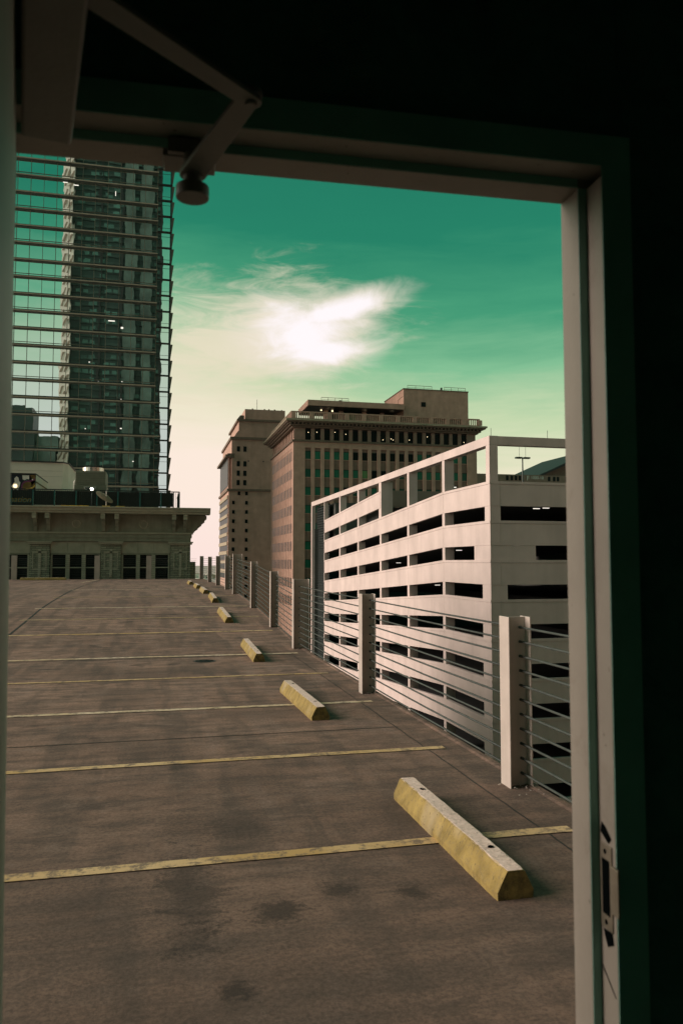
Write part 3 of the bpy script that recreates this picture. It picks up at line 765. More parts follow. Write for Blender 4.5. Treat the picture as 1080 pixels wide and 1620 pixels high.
# ------------------------------------------------------------------ tall brown building behind it
bx = thing('brown_tower', 'tall stepped brown masonry building with small paired windows at the far left of the skyline', 'building', (22.6, 250, STREET))
MB().box(22.7, 60, 250, 284, STREET, 24.2).build('lower_wall', M['brown2'], bx)
MB().box(22.2, 60.3, 249.6, 284.5, 24.2, 24.9).build('belt_course', M['trim'], bx)
MB().box(23.6, 60, 250.2, 284, 24.91, 40.9).build('middle_wall', M['brown2'], bx)
MB().box(22.7, 23.59, 251, 283.5, 24.91, 35.2).build('side_bay', M['brown_d'], bx)
MB().box(21.6, 24.4, 249.6, 284.6, 35.2, 35.9).build('side_cornice', M['trim'], bx)
MB().box(22.3, 24.6, 249.9, 284, 35.91, 36.3).build('side_cornice', M['trim'], bx)
MB().box(23.1, 60.3, 249.7, 284.5, 40.9, 41.7).build('belt_course', M['trim'], bx)
MB().box(26.0, 60, 252, 282, 41.71, 47.2).build('upper_wall', M['brown2'], bx)
MB().prism([(23.9, 41.71), (25.99, 41.71), (25.99, 44.2), (25.2, 43.2), (24.7, 42.3)], 252, 256, lambda p, q, t_: (p, t_, q)).build('scroll_shoulder', M['brown2'], bx)
MB().box(25.4, 60, 251.5, 282, 47.2, 47.9).build('upper_cornice', M['trim'], bx)
MB().prism([(25.5, 47.91), (27.7, 47.91), (27.7, 49.1), (26.4, 49.1)], 251.8, 254.5, lambda p, q, t_: (p, t_, q)).build('corner_block', M['trim'], bx)
MB().box(28.2, 60, 254, 280, 47.91, 49.0).build('attic_wall', M['brown2'], bx)
MB().box(28.2, 41.5, 254.2, 276, 49.01, 51.7).build('roof_block', M['brown2'], bx)
MB().box(22.9, 24.4, 249.3, 249.59, 34.8, 35.5).build('bracket', M['trim'], bx)
MB().tube([(32.6, 258, 51.7), (32.6, 258, 55.8)], .07, 4).build('mast', M['black'], bx)
for x in (31.0, 35.0, 36.5, 38.4):
    mb = MB(); mb.tube([(x, 257, 51.7), (x, 257, 52.5)], [.4, .25], 8); mb.build('roof_vent', M['trim'], bx)
MB().tube([(40.8, 257, 51.7), (40.8, 257, 52.4)], .25, 8).build('roof_vent', M['black'], bx)
wm = win_mesh('tower_window', 'glass_d', 1.0, .12, 1.7); ws = win_mesh('tower_window_small', 'glass_d', .85, .12, 1.15)
for z in (37.0, 32.2, 29.15, 26.1):
    for x in (25.25, 27.35): inst('window', wm, bx, (x, 250.14, z))
for k in range(12):
    z = 22.9 - 2.98 * k
    for x in ((25.6 if k == 0 else 23.85), 28.0): inst('window', ws, bx, (x, 249.93, z))
for k in range(9):                      # balcony-like bands on its left side
    z = 21.8 - 2.98 * k
    MB().box(22.35, 22.69, 251, 283, z, z + 1.1).build('side_band', M['trim_l'], bx)
    MB().box(22.6, 22.69, 251, 283, z - 1.75, z - .05).build('side_window', M['glass_d'], bx)
mb = MB(); mb.box(22.55, 22.69, 252, 282, 26, 34.9); mb.build('side_window', M['glass_d'], bx)
for z in (38.0,):
    for x in (29.0, 33.8): MB().tube([(x, 250.1, 34.0), (x, 250.3, 34.0)], .22, 8).build('wall_vent', M['black'], bx)

# ------------------------------------------------------------------ buildings beyond the garage, right
lb = thing('low_building', 'long low brown building with a row of dark windows beyond the garage roof', 'building', (95, 220, STREET))
MB().box(85, 175, 220, 250, STREET, 28.4).build('wall', M['brown_d'], lb)
for x in (104.4, 105.9, 107.3, 108.6, 118.5, 120.2, 121.5, 124.5, 126): MB().box(x, x + .8, 219.9, 219.99, 26.6, 28.0).build('window', M['glass_d'], lb)
def text_obj(s_, size, loc, m_, parent, ext=.01, rot=(PI / 2, 0, 0), name='lettering', shear=0, sx=1):
    cu_ = bpy.data.curves.new(name, 'FONT'); cu_.body = s_; cu_.size = size; cu_.extrude = ext; cu_.shear = shear
    o = bpy.data.objects.new(name, cu_); C.objects.link(o)
    bpy.context.view_layer.update()
    me = bpy.data.meshes.new_from_object(o); bpy.data.objects.remove(o); me.materials.append(m_)
    o = bpy.data.objects.new(name, me); C.objects.link(o); o.parent = parent
    o.matrix_world = Matrix.Identity(4)
    o.location = wmat(parent).inverted() @ Vector(loc) if parent else loc; o.rotation_euler = rot; o.scale = (sx, 1, 1)
    return o
text_obj('F', 2.0, (111.2, 219.8, 26.7), M['pale'], lb); text_obj('1000-10', 1.3, (112.6, 219.8, 27.1), M['pale'], lb)
hb = thing('gabled_building', 'dark building with a low sloping gable roof behind the long brown one', 'building', (120, 260, STREET))
MB().box(132, 180, 262, 300, STREET, 31.4).build('wall', M['brown_d'], hb)
MB().prism([(129.5, 30.4), (160, 44), (190, 30.4), (190, 29.6), (160, 42.9), (129.5, 29.8)][::-1], 258, 302, lambda p, q, t_: (p, t_, q)).build('roof', M['slat'], hb)
MB().prism([(133, 31.41), (160, 42.8), (180, 31.41)], 262, 262.5, lambda p, q, t_: (p, t_, q)).build('gable', M['trim'], hb)
for x in (136, 139, 142): MB().box(x, x + 1.4, 261.9, 261.99, 29.3, 30.9 + .3 * (x - 136)).build('window', M['glass_d'], hb)
hs = thing('flat_house', 'small flat roofed building with a chimney, left of the lamp post beyond the garage', 'building', (128, 262, STREET))
MB().box(118, 128, 262, 280, STREET, 33.3).build('wall', M['trim'], hs); MB().box(119.5, 121, 262, 264, 33.31, 34.6).build('chimney', M['trim'], hs)

# ------------------------------------------------------------------ stone building at the end of the deck
SY = 51.2
sb = thing('stone_building', 'grey green classical stone building with deep bracketed cornice at the end of the deck', 'building', (-10, SY, STREET))
MB().box(-34, 2.18, SY + .35, SY + 26, STREET, 4.3).build('wall', M['stone'], sb)
W = [(-11.6, -7.5), (-6.26, -3.30), (-2.02, .95)]
PX = [(-7.47, -6.30), (-3.26, -2.06), (.99, 2.24)]
for a, b_ in PX:
    p = MB().box(a, b_, SY, SY + .34, STREET, 2.80).build('pilaster', M['course'], sb)
    mb = MB(); xm = (a + b_) / 2
    mb.box(xm - .08, xm + .08, SY - .03, SY - .001, .9, 2.5); mb.box(xm - .42, xm + .42, SY - .03, SY - .001, 2.25, 2.35) ; mb.box(xm - .42, xm - .36, SY - .03, SY - .001, 1.3, 2.24); mb.box(xm + .36, xm + .42, SY - .03, SY - .001, 1.3, 2.24); mb.box(xm - .42, xm + .42, SY - .031, SY - .001, 1.2, 1.28)
    mb.tube([(xm, SY - .02, .78), (xm, SY - .02, .9)], .06, 6); mb.build('ornament', M['stone_l'], p)
    mb = MB(); mb.box(a - .1, b_ + .1, SY - .14, SY + .34, 2.80, 2.90); mb.box(a - .16, b_ + .16, SY - .2, SY + .34, 2.901, 2.98); mb.build('capital', M['stone_l'], sb)
for a, b_ in W:
    a2, b2_ = a + .0, b_
    mb = MB(); n_ = 3
    mb.box(a2 - .02, b2_ + .02, SY + .1, SY + .34, 2.24, 2.97); mb.build('lintel_panel', M['stone_l'], sb)
    for q in (1, 2): MB().box(a2 + (b2_ - a2) * q / 3 - .01, a2 + (b2_ - a2) * q / 3 + .01, SY + .085, SY + .099, 2.3, 2.9).build('panel_joint', M['stone'], sb)
    wn = MB().box(a2 + .02, b2_ - .02, SY + .30, SY + .345, -2.0, 2.22).build('window', M['glass_d'], sb)
    MB().box(a2 + .02, b2_ - .02, SY + .12, SY + .29, 2.14, 2.23).build('frame', M['stone'], wn)
    pw = (b2_ - a2) / 3
    for q in range(4):
        xm = a2 + .05 + (b2_ - a2 - .1) * q / 3; hw_ = .05 if q in (0, 3) else .12
        MB().box(xm - hw_, xm + hw_, SY + .12, SY + .29, -2.0, 2.139).build('mullion', M['stone_l'], wn)
    MB().box(a2 + .02, b2_ - .02, SY + .16, SY + .25, 1.30, 1.37).build('transom', M['stone_l'], wn)
    MB().box(a2 + .02, b2_ - .02, SY + .05, SY + .29, .46, .58).build('sill', M['stone_l'], wn)
    mb = MB(); z = -.6
    while z < 2.1: mb.box(a2 + .06, b2_ - .06, SY + .275, SY + .298, z, z + .03); z += .10
    o = mb.build('blind_slat', M['rail'], wn); o['kind'] = 'stuff'
MB().box(-12.9, -11.62, SY, SY + .34, STREET, 2.8).build('pilaster', M['course'], sb)
mb = MB(); mb.box(-34, 2.26, SY - .04, SY + .34, 2.99, 3.22); mb.build('architrave', M['stone'], sb)
MB().box(-34, 2.32, SY - .10, SY + .34, 3.221, 3.46).build('architrave', M['stone'], sb)
MB().box(-34, 2.40, SY - .18, SY + .34, 3.461, 3.56).build('architrave', M['stone_l'], sb)
MB().box(-34, 2.30, SY - .0, SY + .34, 3.561, 4.70).build('frieze', M['stone'], sb)
for k, (pr, z0, z1) in enumerate(((.28, 3.60, 3.80), (.50, 3.801, 4.02), (.72, 4.021, 4.24), (.92, 4.241, 4.44), (1.05, 4.441, 4.68))):   # stepped return at the right-hand end
    MB().box(2.31, 2.20 + pr, SY + .0, SY + 26, z0, z1).build('cornice_step', M['stone'], sb)
prof = [(0, 4.701), (-1.0, 4.701), (-1.02, 4.80), (-1.10, 4.84), (-1.12, 4.98), (-1.22, 5.03), (-1.22, 5.10), (0, 5.10)]
MB().prism(prof, -34, 3.42, lambda p, q, t_: (t_, SY + p, q)).build('cornice', M['stone_l'], sb)
MB().prism([(2.2 - p, q) for p, q in prof], SY + .001, SY + 26, lambda p, q, t_: (p, t_, q)).build('cornice', M['stone_l'], sb)
MB().box(-34, 3.3, SY + .01, SY + 26, 5.101, 5.16).build('roof', M['black'], sb)
for x in (-10.6, -9.8, -7.27, -6.52, -3.27, -2.45, 1.05, 1.75):
    o = MB().box(x, x + .25, SY - .95, SY - .0, 4.36, 4.69).build('bracket', M['stone_l'], sb)
    MB().box(x - .02, x + .27, SY - .97, SY - .70, 4.52, 4.56).build('bracket_band', M['stone'], o)
    MB().prism([(-.5, 4.35), (0, 4.35), (0, 3.6), (-.12, 3.62), (-.2, 3.9), (-.42, 4.1)], x + .02, x + .23, lambda p, q, t_: (t_, SY + p, q)).build('scroll', M['stone'], o)
for x in (-8.9, -4.75, -.7):     # rosettes on the frieze
    mb = MB()
    for q in range(20):
        a0, a1 = 2 * PI * q / 20, 2 * PI * (q + 1) / 20
        pr_ = lambda r_, a, y: (x + r_ * math.cos(a), y, 4.08 + r_ * math.sin(a))
        mb.quad(pr_(.2, a0, SY - .002), pr_(.24, a0, SY - .05), pr_(.24, a1, SY - .05), pr_(.2, a1, SY - .002)); mb.quad(pr_(.24, a0, SY - .05), pr_(.29, a0, SY - .002), pr_(.29, a1, SY - .002), pr_(.24, a1, SY - .05))
    mb.build('rosette', M['stone_l'], sb)
mb = MB(); x = -12
while x < 2: 
    mb.box(x, x + .7, SY - .02, SY - .001, 3.75, 3.78); mb.box(x, x + .7, SY - .02, SY - .001, 4.34, 4.37); x += .9
mb.build('frieze_moulding', M['stone'], sb)
# little pier seen right of the wall
MB().box(2.25, 2.62, SY + 1, SY + 6, STREET, 1.7).build('side_pier', M['course'], sb)

# roof railing
rr = thing('roof_railing', 'dark metal railing with teal posts along the stone building roof', 'railing', (-4, 51.1, 5.16))
xs = [-12.3, -11.05, -9.8, -8.55, -7.31, -6.06, -4.79, -3.55, -2.29, -.94, .35, 1.12]
for i, x in enumerate(xs):
    MB().box(x - .035, x + .035, 50.85, 50.92, 5.16, 6.12).build('post', M['rail_t' if i < 11 else 'rail'], rr)
for a, b_ in zip(xs[:-1], xs[1:]):
    MB().box(a + .036, b_ - .036, 50.98, 51.0, 5.2, 6.10).build('mesh_panel', M['rail'], rr)
MB().box(-12.3, 1.5, 50.86, 50.91, 6.13, 6.19).build('top_rail', M['rail'], rr)
mb = MB(); x = -12.2
while x < 1.45:
    mb.box(x, x + .022, 50.90, 50.92, 5.2, 6.12); x += .115
o = mb.build('baluster', M['rail'], rr); o['kind'] = 'stuff'
MB().box(1.46, 1.53, 50.86, 50.93, 5.16, 6.12).build('post', M['rail'], rr)
mb = MB()
for q in range(12): mb.box(1.47, 1.50, 51.1 + q * .4, 51.13 + q * .4, 5.16, 6.12)
mb.box(1.46, 1.52, 50.94, 56, 6.13, 6.19); mb.build('side_rail', M['rail'], rr)

# white penthouse wall, sign box, rooftop unit
wp = thing('penthouse', 'plain white rooftop penthouse wall behind the colourful sign', 'penthouse', (-9, 60, 5.1))
MB().prism([(-26, 60), (-6.62, 60), (-6.30, 60.7), (-6.30, 66), (-26, 66)], 5.17, 8.92, lambda p, q, t_: (p, q, t_)).build('wall', M['white'], wp)
MB().prism([(-26, 59.9), (-6.58, 59.9), (-6.22, 60.65), (-6.22, 66.1), (-26, 66.1)], 8.921, 9.0, lambda p, q, t_: (p, q, t_)).build('coping', M['black'], wp)
for z in (7.9, 8.3): MB().box(-26, -6.62, 59.985, 59.999, z, z + .012).build('wall_joint', M['stone_l'], wp)
sg = thing('sign_box', 'rooftop sign box painted with a white figure, curved plum and gold shapes and gold script', 'sign', (-8.8, 53, 5.2))
MB().box(-11.5, -7.46, 53.0, 58.6, 5.17, 7.28).build('box', M['white'], sg)
MB().box(-11.5, -7.44, 52.9, 58.7, 7.281, 7.35).build('top_trim', M['black'], sg)
MB().box(-7.455, -7.42, 53.0, 58.6, 6.78, 6.84).build('side_trim', M['olive'], sg)
MB().box(-11.5, -7.47, 52.96, 52.998, 6.18, 7.27).build('picture_panel', M['navy'], sg)
def shape(pts, m_, y, name, par):    # flat painted shape in the sign plane; pts = (x,z)
    mb = MB(); mb.prism(pts, y, y + .008, lambda p, q, t_: (p, t_, q)); return mb.build(name, m_, par)
shape([(-8.28, 7.22), (-7.86, 7.22), (-7.86, 6.96), (-8.0, 6.98), (-8.12, 6.90), (-8.25, 6.95)], M['pale'], 52.94, 'painted_shape', sg)
shape([(-7.84, 7.25), (-7.50, 7.25), (-7.48, 6.9), (-7.72, 6.80), (-8.05, 6.78), (-8.25, 6.6), (-8.25, 6.25), (-8.0, 6.15), (-7.9, 6.35), (-7.7, 6.52), (-7.5, 6.62), (-7.48, 6.7), (-7.48, 7.25)][:12], M['olive'], 52.945, 'painted_shape', sg)
def ribbon(path, wd, m_, y, par, name='painted_stroke'):
    mb = MB(); n = len(path)
    for i in range(n - 1):
        (x0, z0), (x1, z1) = path[i], path[i + 1]; dx, dz = x1 - x0, z1 - z0; l_ = math.hypot(dx, dz); nx, nz = -dz / l_ * wd / 2, dx / l_ * wd / 2
        mb.prism([(x0 + nx, z0 + nz), (x1 + nx, z1 + nz), (x1 - nx, z1 - nz), (x0 - nx, z0 - nz)], y - i * .0003, y + .008, lambda p, q, t_: (p, t_, q))
    return mb.build(name, m_, par)
ribbon([(-7.5, 6.98), (-7.72, 6.86), (-8.05, 6.83), (-8.22, 6.72), (-8.30, 6.5), (-8.26, 6.25)], .09, M['plum'], 52.93, sg)
ribbon([(-7.5, 6.58), (-7.62, 6.44), (-7.85, 6.35), (-8.05, 6.34)], .10, M['gold'], 52.93, sg)
ribbon([(-8.3, 6.1), (-8.18, 6.0), (-8.05, 6.12)], .10, M['orange'], 52.93, sg)
shape([(-8.75, 7.0), (-8.62, 7.15), (-8.5, 7.05), (-8.46, 6.85), (-8.38, 6.75), (-8.42, 6.5), (-8.5, 6.35), (-8.44, 6.1), (-8.5, 6.05), (-8.58, 6.3), (-8.74, 6.3), (-8.76, 6.2), (-8.82, 6.35), (-8.92, 6.5), (-8.8, 6.65), (-8.72, 6.8)], M['pale'], 52.94, 'painted_figure', sg)
MB().tube([(-8.68, 52.9, 6.52), (-8.68, 52.93, 6.52)], .12, 12).build('spot_lamp', M['lit'], sg)
for (x, z, mk) in ((-8.02, 6.9, 'teal'), (-7.66, 6.95, 'pale'), (-7.9, 6.02, 'teal'), (-7.72, 6.12, 'pale')):
    MB().tube([(x, 52.92, z), (x, 52.935, z)], .045, 8).build('painted_dot', M[mk], sg)
MB().box(-11.5, -7.55, 52.55, 52.6, 5.2, 6.1).build('script_panel', M['navy'], sg)
# the gold handwriting (only partly legible in the photograph)
text_obj('ination', .50, (-8.80, 50.80, 5.36), M['script'], sg, .01, shear=.35, name='script_lettering')
text_obj('ination', .50, (-8.77, 50.82, 5.33), M['teal'], sg, .005, shear=.35, name='script_shadow')

hv = thing('rooftop_unit', 'boxy grey green rooftop cooling unit with a fan ring on top', 'cooling unit', (-4.3, 56, 5.16))
MB().box(-5.36, -3.36, 56.0, 58.6, 6.98, 7.95).build('upper_casing', M['hvac'], hv, bevel=.02)
MB().box(-5.40, -3.32, 55.96, 58.64, 5.17, 6.965).build('lower_casing', M['hvac'], hv, bevel=.02)
fr = MB().tube([(-4.28, 57.2, 7.95), (-4.28, 57.2, 8.27)], .74, 28).build('fan_ring', M['alu'], hv, smooth=False)
mb = MB(); mb.tube([(-5.44, 56.2, 5.17), (-5.44, 56.2, 7.12), (-5.40, 56.2, 7.24), (-5.3, 56.2, 7.28)], .055, 8); mb.build('pipe', M['pale'], hv)
for q in range(5): MB().box(-5.30, -3.42, 55.985, 55.999, 7.12 + q * .16, 7.13 + q * .16).build('louvre', M['trim'], hv)
em = [(-4.78, 6.84), (-3.98, 6.84), (-4.02, 6.68), (-4.38, 6.54), (-4.74, 6.68)]
mb = MB(); mb.prism(em, 55.92, 55.955, lambda p, q, t_: (p, t_, q)); e1 = mb.build('emblem', M['pale'], hv)
mb = MB(); mb.prism([(-4.73, 6.805), (-4.03, 6.805), (-4.07, 6.70), (-4.38, 6.58), (-4.69, 6.70)], 55.905, 55.919, lambda p, q, t_: (p, t_, q)); mb.build('emblem_field', M['navy'], e1)
mb = MB(); mb.box(-4.70, -4.06, 55.895, 55.904, 6.735, 6.755); mb.box(-4.395, -4.365, 55.895, 55.904, 6.60, 6.734); mb.build('emblem_mark', M['pale'], e1)
# flood lamp and dish
FY = 50.1
fl = thing('flood_lamp', 'small glaring flood lamp on the roof in front of the cooling unit', 'lamp', (-3.80, 50.1, 5.12))
MB().tube([(-3.80, FY, 5.12), (-3.80, FY, 6.08)], .022, 6).build('stand', M['rail'], fl)
MB().box(-3.90, -3.70, FY - .06, FY + .1, 6.08, 6.25).build('housing', M['rail'], fl); MB().tube([(-3.80, FY - .10, 6.165), (-3.80, FY - .061, 6.165)], .075, 12).build('lens', M['flood'], fl)
ds = thing('roof_dish', 'tilted brownish dish on a thin white stand behind the roof railing', 'dish', (-2.97, 50.4, 5.12))
mb = MB(); cx, cz = -3.08, 5.72
ax = Vector((.50, 0, -.33)); ay = Vector((.09, .15, .17)); nn_ = ax.cross(ay).normalized()
rings = []
for r_, dpt in ((0, .10), (.5, .07), (1, 0)):
    rings.append([Vector((cx, 50.5, cz)) + (ax * math.cos(2 * PI * q / 20) + ay * math.sin(2 * PI * q / 20)) * r_ + nn_ * dpt for q in range(20)])
for a_, b_ in zip(rings[:-1], rings[1:]):
    for q in range(20): mb.quad(tuple(a_[q]), tuple(b_[q]), tuple(b_[(q + 1) % 20]), tuple(a_[(q + 1) % 20]))
o = mb.build('bowl', M['trim_l'], ds); sd = o.modifiers.new('s', 'SOLIDIFY'); sd.thickness = .02
MB().tube([(-2.97, 50.45, 5.12), (-2.97, 50.45, 6.1)], .022, 6).build('stand', M['pale'], ds)
MB().box(-3.2, -2.72, 50.35, 50.55, 5.105, 5.17).build('foot', M['gold'], ds)
for i, (x0, x1, ds_) in enumerate(((-5.62, -5.12, 'leftmost'), (-5.08, -4.6, 'middle'), (-4.56, -4.0, 'third'), (-2.38, -1.86, 'rightmost'))):
    o = MB().obox((x0, 50.45), (x1, 50.5), .16, 5.105, 5.17).build('timber_block', M['gold'], bevel=.01)
    tag(o, {'leftmost': 'leftmost of three yellow timbers in line on the stone cornice', 'middle': 'middle of three yellow timbers in line on the stone cornice',
            'third': 'yellow timber nearest the lamp, end of the row of three', 'rightmost': 'lone yellow timber on the cornice just right of the dish foot'}[ds_], 'timber', 'yellow timbers on the cornice')
    o.name = 'timber'

# ------------------------------------------------------------------ glass tower
TY = 175.0; TX1 = -.45; cp = 2.665; fp = 3.72; TZ0 = STREET
tw = thing('glass_tower', 'tall dark green glass office tower with horizontal sun fins, left', 'skyscraper', (-20, TY, STREET))
MB().prism([(-62, TY + .5), (TX1 - .02, TY + .5), (TX1 - .02, TY + 5.5), (2.7, TY + 5.5), (2.7, TY + 45), (-62, TY + 45)], STREET, 128, lambda p, q, t_: (p, q, t_)).build('core', M['black'], tw)
gm = win_mesh('glass_pane', 'tglass', cp - .10, .06, fp - .28)
zf0 = 17.9
vis_rows = range(0, 20); ncol = 12
rp = random.Random(3)
for r_ in vis_rows:
    for c_ in range(ncol):
        x = TX1 - (c_ + 1) * cp + .05; z = zf0 + r_ * fp + .2
        o = inst('glass_pane', gm, tw, (x, TY, z)); o.rotation_euler = (R(rp.gauss(0, .05)), 0, R(rp.gauss(0, .05)))
# remaining glass
mb = MB()
for r_ in range(-11, 28):
    for c_ in range(23):
        if r_ in vis_rows and c_ < ncol: continue
        x = TX1 - (c_ + 1) * cp + .05; z = zf0 + r_ * fp + .2
        mb.box(x, x + cp - .1, TY, TY + .06, z, z + fp - .28)
o = mb.build('glass_panes', M['tglass'], tw); o['kind'] = 'stuff'
# angled corner facet
ca = Vector((TX1 - .05, TY + 5.0)); cb = Vector((2.72, TY + 5.0)); cd = (cb - ca).normalized(); cn_ = Vector((cd.y, -cd.x))
def facet_box(mb, s0, s1, n0, n1, z0, z1):
    p = [ca + cd * s0 + cn_ * n0, ca + cd * s1 + cn_ * n0, ca + cd * s1 + cn_ * n1, ca + cd * s0 + cn_ * n1]
    return mb.prism([tuple(q) for q in p], z0, z1, lambda a, b_, t_: (a, b_, t_))
fl_ = (cb - ca).length
for r_ in range(-2, 28):
    z = zf0 + r_ * fp
    mb = MB(); facet_box(mb, .12, fl_ - .35, -.05, .02, z + .2, z + fp - .08); mb.build('glass_pane', M['tglass'], tw)
    mb = MB(); facet_box(mb, -.15, fl_ + .15, -.02, .55, z - .12, z + .02); mb.build('sun_fin', M['lead'], tw)
    mb = MB(); facet_box(mb, .1, fl_ - .3, .021, .06, z + 2.55 if r_ % 2 else z + .9, z + 2.62 if r_ % 2 else z + .97); mb.build('transom', M['lead'], tw)
    # ladder bracket at the right-hand edge: slanting outward as it rises
    mb = MB(); b0 = cb; 
    mb.prism([(0, z + .1), (.12, z + .1), (.62, z + fp - .15), (0, z + fp - .15)], 0, 1, lambda p, q, t_: (b0.x + p, b0.y + t_ * .25, q)); mb.build('edge_screen', M['mull'], tw)
mb = MB(); facet_box(mb, fl_ - .3, fl_ + .05, -.1, .12, STREET, 125); mb.build('edge_mullion', M['lead'], tw)
mb = MB(); facet_box(mb, -.08, .08, -.1, .16, STREET, 125); mb.build('corner_mullion', M['finedge'], tw)
# floor lines: fin with a light front edge, double line on alternate floors
for r_ in range(-11, 29):
    z = zf0 + r_ * fp
    MB().box(-61.5, TX1 + (1.1 if r_ < 6 else .1), TY - .75, TY + .0, z - .10, z + .10).build('sun_fin', M['lead'], tw)
    MB().box(-61.5, TX1 + (1.2 if r_ < 6 else .15), TY - .84, TY - .751, z - .12, z + .12).build('fin_edge', M['finedge'], tw)
    MB().box(-61.5, TX1, TY - .06, TY - .02, z + .101, z + .50).build('spandrel_strip', M['black'], tw)
    if r_ % 2 == 0: MB().box(-61.5, TX1, TY - .12, TY - .07, z + .78, z + .88).build('transom', M['mull'], tw)
for c_ in range(0, 24):
    x = TX1 - c_ * cp
    if c_ in (3, 6, 9): continue
    MB().box(x - .05, x + .05, TY - .16, TY - .0, STREET, 125).build('mullion', M['mull'], tw)
for c_ in (3, 6, 9):
    x = TX1 - c_ * cp
    MB().box(x - .045, x + .045, TY - .09, TY - .0, STREET, 125).build('mullion', M['mull'], tw)
# a few lamps burning behind the glass
for (x, z, w_, h_) in ((-10.6, 54.2, 2.0, .35), (-7.9, 52.7, .7, .7), (-12.5, 40.6, .3, .3), (-7.6, 40.9, .35, .35), (-14.5, 44.8, .4, .3), (-7.7, 30.5, .5, .4), (-20.6, 84.3, 1.4, .25), (-18.4, 83.9, 1.5, .3), (-9.6, 82.5, .2, 1.9), (-7.7, 36.9, .3, .35), (-5.0, 23.4, .4, .3), (-15.0, 30.2, .3, .3)):
    MB().box(x, x + w_ * .7, TY - .045, TY - .02, z, z + h_ * .55).build('indoor_lamp', M['tube'], tw)

# ------------------------------------------------------------------ towers behind the viewer, mirrored in the glass; then added sky blockers
db = thing('dark_tower', 'dark tower behind the viewer, seen only mirrored in the glass facade', 'skyscraper', (-22, -120, STREET))
MB().box(-49.1, 2.0, -150, -120, STREET, 262).build('body', M['dtower'], db)
mb = MB()
z = STREET
while z < 262: mb.box(-49.0, 2.0, -119.99, -119.4, z, z + 1.5); z += 4.4
o = mb.build('floor_band', M['dtower2'], db); o['kind'] = 'stuff'
M['dwin'] = mat('far_pale_window', (0.05, 0.13, 0.11), .6, .08, .5, 0); mb = MB(); rq = random.Random(9); z = STREET + 60
while z < 262:
    x = -47
    while x < 0:
        if rq.random() < .42: mb.box(x, x + 3.2, -119.38, -119.3, z - 2.2, z - .2)
        x += 4.1
    z += 4.4
o = mb.build('far_window', M['dwin'], db); o['kind'] = 'stuff'
for x in (-34, -22, .7): MB().box(x, x + 1.2, -119.9, -118.8, STREET, 262).build('rib', M['black'], db)
M['rib_l'] = mat('pale_rib', (.075, .12, .105), .5, .08, .8, 0)
for x in (-19.5, -10.0): MB().box(x, x + 6.2, -119.9, -117.8, STREET + 60, 262).build('pale_bay', M['rib_l'], db)
wb = thing('white_tower', 'slim white tower behind the viewer, mirrored as a bright strip in the glass facade', 'skyscraper', (-50, -110, STREET))
MB().box(-54.2, -49.3, -135, -116, STREET, 255).build('body', M['wtower'], wb)
mb = MB(); z = STREET + 2
while z < 250:
    for q in range(2): mb.prism([(-54.0 + q * 2.3, z), (-53.0 + q * 2.3, z), (-51.5 + q * 2.3, z + 4.6), (-52.5 + q * 2.3, z + 4.6)], -115.99, -115.8, lambda p, q_, t_: (p, t_, q_))
    z += 6.4
o = mb.build('lattice', M['garage_mid'], wb); o['kind'] = 'stuff'
lbk = thing('rear_block', 'square dark block behind the viewer, mirrored low in the glass facade', 'building', (-75, -100, STREET))
MB().box(-95, -67, -130, -110, STREET, 88).build('body', M['dtower'], lbk); MB().box(-66.9, -54.6, -130, -112, STREET, 72).build('wing', M['rib_l'], lbk)

for i, (x0, x1, y1, h, lb_) in enumerate(((8, 46, -45, 70, 'unseen brown block added behind the viewer to block low sky'), (52, 100, -30, 95, 'unseen tall grey block added behind the viewer, right, to block sky'),  # blocks added to cut low sky light on viewer-facing walls
        (-110, -72, -150, 66, 'grey block added far behind the viewer, left, to block sky'), (-66, -30, -70, 24, 'low brown block added behind the viewer to block sky'), (110, 170, -10, 60, 'unseen wide brown block added right of and behind the viewer to block sky'))):
    t_ = thing('sky_blocker', lb_, 'building', ((x0 + x1) / 2, y1, STREET))
    MB().box(x0, x1, y1 - 35, y1, STREET, h).build('body', M[('brown2', 'garage_mid')[i % 2]], t_)
    mb = MB(); z = STREET + 3
    while z < h - 2: mb.box(x0 + 1, x1 - 1, y1, y1 + .06, z, z + 1.8); z += 4
    mb.build('window_band', M['glass_d'], t_)
# ------------------------------------------------------------------ distant low city between the posts
rc = random.Random(11)
cityg = 'low buildings of the distant city'
for i in range(26):
    y = rc.uniform(330, 1300); ang = R(rc.uniform(-3.5, 6.0)); x = y * math.tan(ang); wd = rc.uniform(14, 46); dp = rc.uniform(14, 40); h = rc.uniform(4, 13)
    mk = rc.choice(['white', 'white', 'trim_l', 'brown2', 'pale'])
    t_ = thing('distant_building', 'tiny low flat-roofed building in the pale distant city seen between the far railing posts', 'building', (x, y, STREET), 0, cityg)
    MB().box(x - wd / 2, x + wd / 2, y, y + dp, STREET, STREET + h).build('wall', M[mk], t_)
    MB().box(x - wd / 2 - .3, x + wd / 2 + .3, y - .3, y + dp + .3, STREET + h, STREET + h + .5).build('roof', M[rc.choice(['white', 'roofing', 'trim_l'])], t_)
    for q in range(3): MB().box(x - wd / 3 + q * wd / 3 - 1.2, x - wd / 3 + q * wd / 3 + 1.2, y - .1, y - .01, STREET + 1.2, STREET + 3.4).build('window', M['glass_d'], t_)

